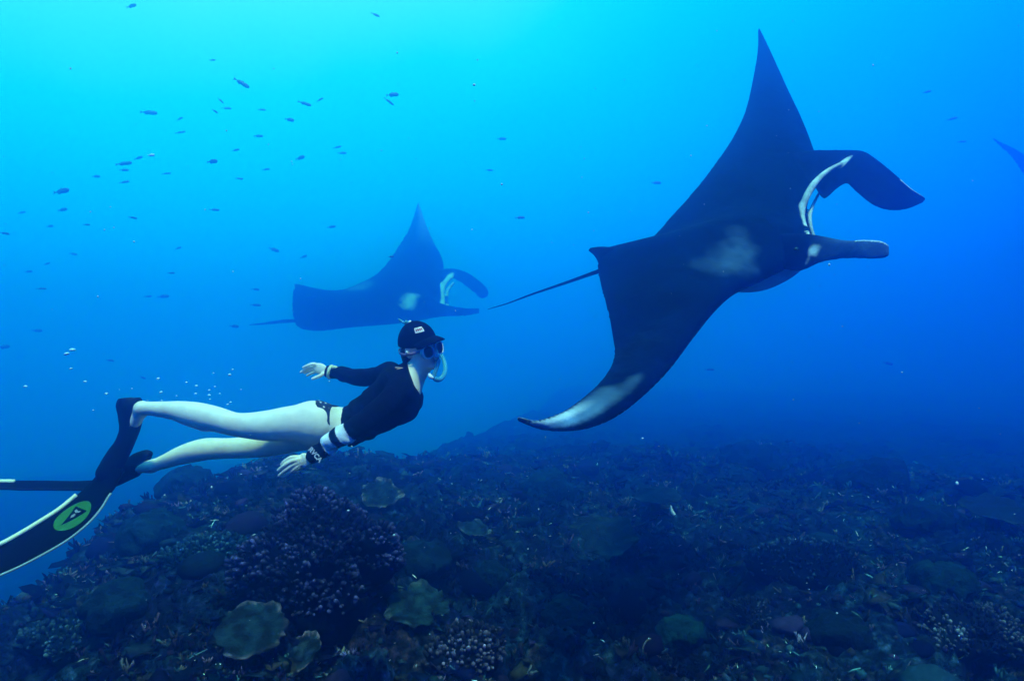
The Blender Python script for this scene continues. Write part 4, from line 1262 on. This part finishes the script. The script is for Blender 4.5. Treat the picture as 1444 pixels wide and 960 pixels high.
# boulder corals
bould_m = mat('boulder_coral_skin', attr='Col', rough=.85, spec=.12, noise=(5, .5), bump=(26, .9, .03))
def boulder(px, py, r, label, seed, col, sq=.7, group='rounded coral heads on the reef'):
    g = find_ground(px, py)
    if g is None: return
    q = np.random.RandomState(seed)
    h = r / 13
    Fb = Field(g - r * 1.5, g + r * 1.5, h)
    Fb.ell(g + [0, 0, r * .15], np.eye(3), (r * q.uniform(.85, 1.15), r * q.uniform(.85, 1.1), r * sq), r * .2)
    for k in range(4):
        a = q.uniform(0, 6.28)
        Fb.ell(g + [r * .6 * math.cos(a), r * .6 * math.sin(a), r * q.uniform(0, .4)], np.eye(3), (r * .45, r * .45, r * .4), r * .15)
    Fb.noise(r * .30, 2.6 / r, 5)
    V, Fc = Fb.mesh()
    hgt = np.clip((V[:, 2] - g[2]) / r, 0, 1)
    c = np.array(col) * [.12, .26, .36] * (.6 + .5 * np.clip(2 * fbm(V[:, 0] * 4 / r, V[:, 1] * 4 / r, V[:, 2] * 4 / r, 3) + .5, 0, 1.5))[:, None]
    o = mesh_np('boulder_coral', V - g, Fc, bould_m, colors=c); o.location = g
    tag(o, label, 'coral', group)
for i, (px, py, r, lab, col) in enumerate([
    (590, 800, .30, 'dark coral head in the hollow right of the large knobbly mound', (.02, .03, .045)),
    (770, 700, .45, 'low hazy coral head under the manta\'s curled wing tip', (.025, .05, .06)),
    (1060, 660, .7, 'hazy far coral head right of the manta\'s lower wing', (.02, .04, .05)),
    (1230, 690, .6, 'dark far coral head on the upper right of the reef', (.015, .03, .045)),
    (1330, 830, .30, 'green brown coral head above the lower right clump', (.03, .055, .045)),
    (960, 900, .20, 'mossy green coral head at the bottom right of centre', (.03, .07, .05)),
    (800, 880, .24, 'rubble covered coral head at the bottom centre', (.025, .04, .045)),
    (215, 760, .32, 'blue green coral head high on the left slope', (.03, .06, .065)),
    (170, 860, .26, 'dark coral head on the lower left slope', (.02, .035, .045)),
    (265, 690, .36, 'hazy coral head below the diver\'s lower calf', (.03, .055, .065)),
    (690, 820, .22, 'small dark coral head right of the ragged green plate', (.02, .035, .045)),
    (1180, 900, .26, 'dark coral head between the two right hand clumps', (.018, .025, .035)),
    (1300, 740, .35, 'low coral head behind the green brown coral head', (.02, .035, .045))]):
    boulder(px, py, r, lab, 40 + i, col)

# curved sea whips
whip_m = mat('sea_whip_skin', (.22, .13, .12), .7, .2, noise=(30, .4))
def whip(pts, r, label):
    W_ = []
    g0 = find_ground(*pts[0])
    for px, py in pts:
        W_.append(P(px, py, g0[1] + .02))
    W_[0] = W_[0] - [0, 0, .05]
    V, F = tube(W_, r, 7, 36)
    o = mesh_np('sea_whip', np.array(V) - g0, F, whip_m); o.location = g0
    tag(o, label, 'sea whip', 'sea whips on the reef')
whip([(955, 806), (965, 800), (978, 812), (1000, 814), (1022, 808), (1032, 800)], .008, 'long pinkish sea whip curving sideways on the right half of the reef')
whip([(964, 828), (972, 826), (980, 836), (988, 834), (986, 846)], .007, 'short hooked sea whip just below the long curving one')
whip([(905, 925), (907, 912), (912, 903), (918, 900)], .007, 'small upright sea whip at the bottom right of centre')
whip([(985, 690), (982, 684), (980, 676), (983, 670)], .006, 'tiny pale sea whip standing on the hazy middle reef')
# a white scrap drifting over the reef
v, f = tube([P(951, 726, 5.6), P(948, 721, 5.6), P(946, 712, 5.6)], [.016, .014, .002], 5, 8)
g = P(949, 722, 5.6); V = np.array(v); V = V - g
o = mesh_np('shell_fragment', V, f, white); o.location = g; tag(o, 'small white shell fragment above the plate coral in the middle reef', 'shell')

# ------------------------------------------------------------------ fish
fish_m = mat('fish_skin', (.02, .06, .12), .5, .3, noise=(20, .3))
fish_pale = mat('pale_fish_skin', (.6, .75, .75), .4, .5)
def fish_mesh(name, deep=.17, m=fish_m, seed=0):
    """one body 1 long pointing +x with forked tail and fins"""
    V, F = [], []; n = 14; k = 12
    for i in range(n):
        t = i / (n - 1); x = .5 - t * .82
        h = deep * (math.sin(math.pi * min(1, t * .97 + .03) ** .62) ** .9) + .012
        w = h * .52
        for j in range(k):
            a = 2 * math.pi * j / k
            V.append((x, w * math.cos(a), h * math.sin(a) * (1.05 if math.sin(a) > 0 else .95)))
    for i in range(n - 1):
        for j in range(k):
            F.append((i * k + j, i * k + (j + 1) % k, (i + 1) * k + (j + 1) % k, (i + 1) * k + j))
    F.append(tuple(range(k))[::-1]); F.append(tuple((n - 1) * k + j for j in range(k)))
    def fan(pts, th=.006):
        o = len(V); q = len(pts)
        for s in (1, -1):
            for p in pts: V.append((p[0], s * th, p[1]))
        F.append(tuple(o + i for i in range(q))); F.append(tuple(o + q + i for i in range(q))[::-1])
        for i in range(q): F.append((o + i, o + q + i, o + q + (i + 1) % q, o + (i + 1) % q))
    fan([(-.30, .02), (-.5, deep * .85), (-.42, 0), (-.5, -deep * .85), (-.30, -.02)])
    fan([(.18, deep * .8), (.05, deep * 1.35), (-.18, deep * .75), (-.24, deep * .35)])
    fan([(.02, -deep * .8), (-.08, -deep * 1.25), (-.20, -deep * .7), (-.22, -deep * .3)])
    fan([(.30, -deep * .1), (.16, -deep * .5), (.10, -deep * .12)], .035)
    me = bpy.data.meshes.new(name); me.from_pydata(V, [], F); me.materials.append(m); me.shade_smooth()
    return me
fA, fB, fC = fish_mesh('fish', .11), fish_mesh('fish', .15), fish_mesh('fish', .085)
fP = fish_mesh('fish', .2, fish_pale)
SCHOOL = 'small reef fish in the loose school at upper left'
FAINT = 'faint distant fish dissolving in the blue water'
big = 'dark fish'
fish_list = [
 (340,117,26,30,8,'A','slender dark fish nosing down to the right, topmost large one of the school'),
 (311,142,11,42,8,'C','thin fish angled steeply down just below the topmost large fish'),
 (303,157,12,35,8,'C','thin curved fish lowest of the three under the topmost large fish'),
 (209,159,24,0,10,'A','level blue fish left of the school\'s upper group'),
 (174,231,26,-6,9,'A','large blue fish beside the bright pale fish, nose slightly up'),
 (195,223,15,-12,11,'A','smaller fish just left of the bright pale fish'),
 (299,228,17,-4,9,'B','deep bodied dark fish alone below the middle of the school'),
 (86,270,27,-8,9,'B','largest blue fish at the far left of the school'),
 (88,296,18,-5,11,'A','fish directly below the largest blue fish at far left'),
 (429,146,22,18,9,'C','thin fish slanting down left of the small upturned fish'),
 (451,141,12,-30,9,'C','small upturned fish right of the thin slanting fish'),
 (408,169,15,12,10,'B','pale blue fish below the thin slanting fish'),
 (553,134,19,-10,9,'B','upper fish of the crossing pair at top centre'),
 (548,143,17,32,9,'C','lower fish of the crossing pair at top centre'),
 (423,223,16,-10,11,'B','stubby blue fish right of the lower school'),
 (733,307,15,-3,9,'A','single dark fish left of the large manta\'s raised wing'),
 (551,362,9,0,7,'B','tiny black fish in front of the hazy manta\'s back'),
 (6,329,15,10,8,'C','thin dark fish cut by the left edge of the photo'),
 (302,296,14,0,10,'A','small level fish lowest at the right of the school'),
 (187,307,16,12,9,'C','thin dark fish nosing down in the lower left school'),
 (122,317,12,2,9,'C','small dark fish left of the thin nosing down fish'),
 (241,385,12,0,10,'C','small lone fish below the school left of the hazy manta'),
 (58,407,13,0,10,'C','small lone fish at left below the school'),
]
for px, py in ((253,168),(254,187),(332,212),(369,155),(364,192),(482,216),(475,208),(375,239),(337,252),(175,257),(135,249),(175,240),(234,245),(319,153)):
    fish_list.append((px, py, rnd.uniform(11, 16), rnd.uniform(-18, 18), rnd.uniform(10.5, 13), rnd.choice('ABC'), None))
for px, py in ((185,9),(299,85),(707,196),(70,319),(251,350),(103,358),(208,418),(230,418),(155,508),(201,532),(52,466),(5,489),(467,320),(1307,130),(1342,168),(1356,200),(1000,521),(1252,512),(40,383),(66,372),(690,240),(529,21),(330,460),(360,430),(386,352),(428,362),(360,408),(925,258),(30,300)):
    fish_list.append((px, py, rnd.uniform(10, 16), rnd.uniform(-20, 20), rnd.uniform(16, 20), rnd.choice('AB'), 0))
meshes = {'A': fA, 'B': fB, 'C': fC}
for k, (px, py, L, ang, d, kind, lab) in enumerate(fish_list):
    o = bpy.data.objects.new('fish', meshes[kind]); COL.objects.link(o)
    if lab != 0: d *= 1.3
    L *= .92
    yaw = rnd.uniform(-.45, .45); ln = L / FPX * d / math.cos(yaw)
    o.location = P(px, py, d); o.scale = (ln, ln * rnd.uniform(.85, 1.1), ln * rnd.uniform(.9, 1.15))
    o.rotation_euler = (rnd.uniform(-.1, .1), math.radians(ang), yaw)
    if lab == 0: tag(o, 'faint tiny fish blurred by distance in open blue water', 'fish', FAINT)
    elif lab is None: tag(o, 'small dim blue fish among the larger ones of the upper left school', 'fish', 'small dim fish within the upper left school')
    else: tag(o, lab, 'fish', SCHOOL if px < 500 else 'single fish in open water')
o = bpy.data.objects.new('fish', fP); COL.objects.link(o)
o.location = P(213, 219, 8); o.scale = (.08,) * 3; tag(o, 'bright pale fish, the only light coloured one in the school', 'fish', SCHOOL)

# ------------------------------------------------------------------ air bubbles
bub_m = mat('air_bubble', (.45, .75, .85), .12, 1.0)
me = bpy.data.meshes.new('air_bubble'); me.from_pydata([tuple(v * [1, 1, .55] + [0, 0, .15 * (1 - v[0] ** 2 - v[1] ** 2)]) for v in ico2_V], [], [tuple(map(int, f)) for f in ico2_F]); me.materials.append(bub_m); me.shade_smooth()
bubs = [(102,493.5,8,'largest air bubble of the cluster left of the raised fin'),(94,499,7,'second air bubble touching the underside of the largest one'),(100,520,4.5,'air bubble below the bubble pair left of the raised fin'),(120,538,4.5,'air bubble between the bubble pair and the fin'),(36,545,5,'lone air bubble furthest left'),(150,555,4.5,'dim air bubble just left of the fin heel')]
bubs += [(a, b, c, None) for a, b, c in ((223,534,4.5),(227,553,4.5),(228,565,3),(186,548,2.5),(263,539,3.2),(277,544,4),(276,555,3.6),(295,550,3.4),(303,545,2.6),(295,557,3.8),(296,563,2.4),(301,526,2.4),(328,521,3),(325,567,3.2),(321,570,3),(310,555,2),(340,549,2),(249,558,2.4),(208,565,2.6),(186,572,2.4))]
for px, py, s, lab in bubs:
    o = bpy.data.objects.new('air_bubble', me); COL.objects.link(o)
    d = rnd.uniform(3.2, 3.6); o.location = P(px, py, d); r = s / 2 / FPX * d * 1.1; o.scale = (r, r, r * rnd.uniform(.8, 1.1)); o.rotation_euler = (0, rnd.uniform(-.4, .2), 0)
    tag(o, lab or 'tiny air bubble rising above the diver\'s calf', 'bubble', 'air bubbles rising above the legs' if lab is None else 'air bubbles left of the raised fin')

# ------------------------------------------------------------------ particles drifting in the water
n = 420
d = nr.uniform(1.6, 9, n) ; px = nr.uniform(-60, 1500, n); py = nr.uniform(-20, 900, n)
C0 = np.stack([(px - 722) / FPX * d, d, CAM_Z + (480 - py) / FPX * d], 1)
C0 = C0[C0[:, 2] > ground_z(C0[:, 0], C0[:, 1]) + .1]; n = len(C0)
s = nr.uniform(.0010, .0030, n) * nr.choice([.7, 1, 1, 1.6], n)
V = (C0[:, None, :] + ico_V[None] * s[:, None, None] * nr.uniform(.5, 1.5, (n, 1, 3))).reshape(-1, 3)
F = (ico_F[None] + (np.arange(n) * 42 if len(ico_V) == 42 else np.arange(n) * len(ico_V))[:, None, None]).reshape(-1, 3)
tag(mesh_np('marine_snow', V, F, mat('marine_snow', (.45, .65, .65), .8, .2)), 'tiny pale particles drifting in the water', kind='stuff')

# ------------------------------------------------------------------ the water itself: one closed box of haze
def haze_box(lo, hi):
    x0, y0, z0 = lo; x1, y1, z1 = hi
    V = [(x0, y0, z0), (x1, y0, z0), (x1, y1, z0), (x0, y1, z0), (x0, y0, z1), (x1, y0, z1), (x1, y1, z1), (x0, y1, z1)]
    F = [(0, 3, 2, 1), (4, 5, 6, 7), (0, 1, 5, 4), (1, 2, 6, 5), (2, 3, 7, 6), (3, 0, 4, 7)]
    m = bpy.data.materials.new('sea_water_haze'); m.use_nodes = True
    n = m.node_tree; n.nodes.clear()
    o = n.nodes.new('ShaderNodeOutputMaterial'); v = n.nodes.new('ShaderNodeVolumePrincipled')
    v.inputs['Color'].default_value = HAZE_COL
    v.inputs['Density'].default_value = HAZE_DENS
    v.inputs['Anisotropy'].default_value = HAZE_G
    v.inputs['Absorption Color'].default_value = HAZE_ABS
    n.links.new(v.outputs[0], o.inputs['Volume'])
    ob = mesh_np('haze', V, F, m, smooth=False)
    tag(ob, kind='stuff')
HAZE_COL = (0.04, 0.25, 0.80, 1.0); HAZE_ABS = (0.0, 0.80, 1.0, 1.0); HAZE_DENS = 0.13; HAZE_G = 0.93
haze_box((-78, -78, -11.0), (78, 78, 8.6))
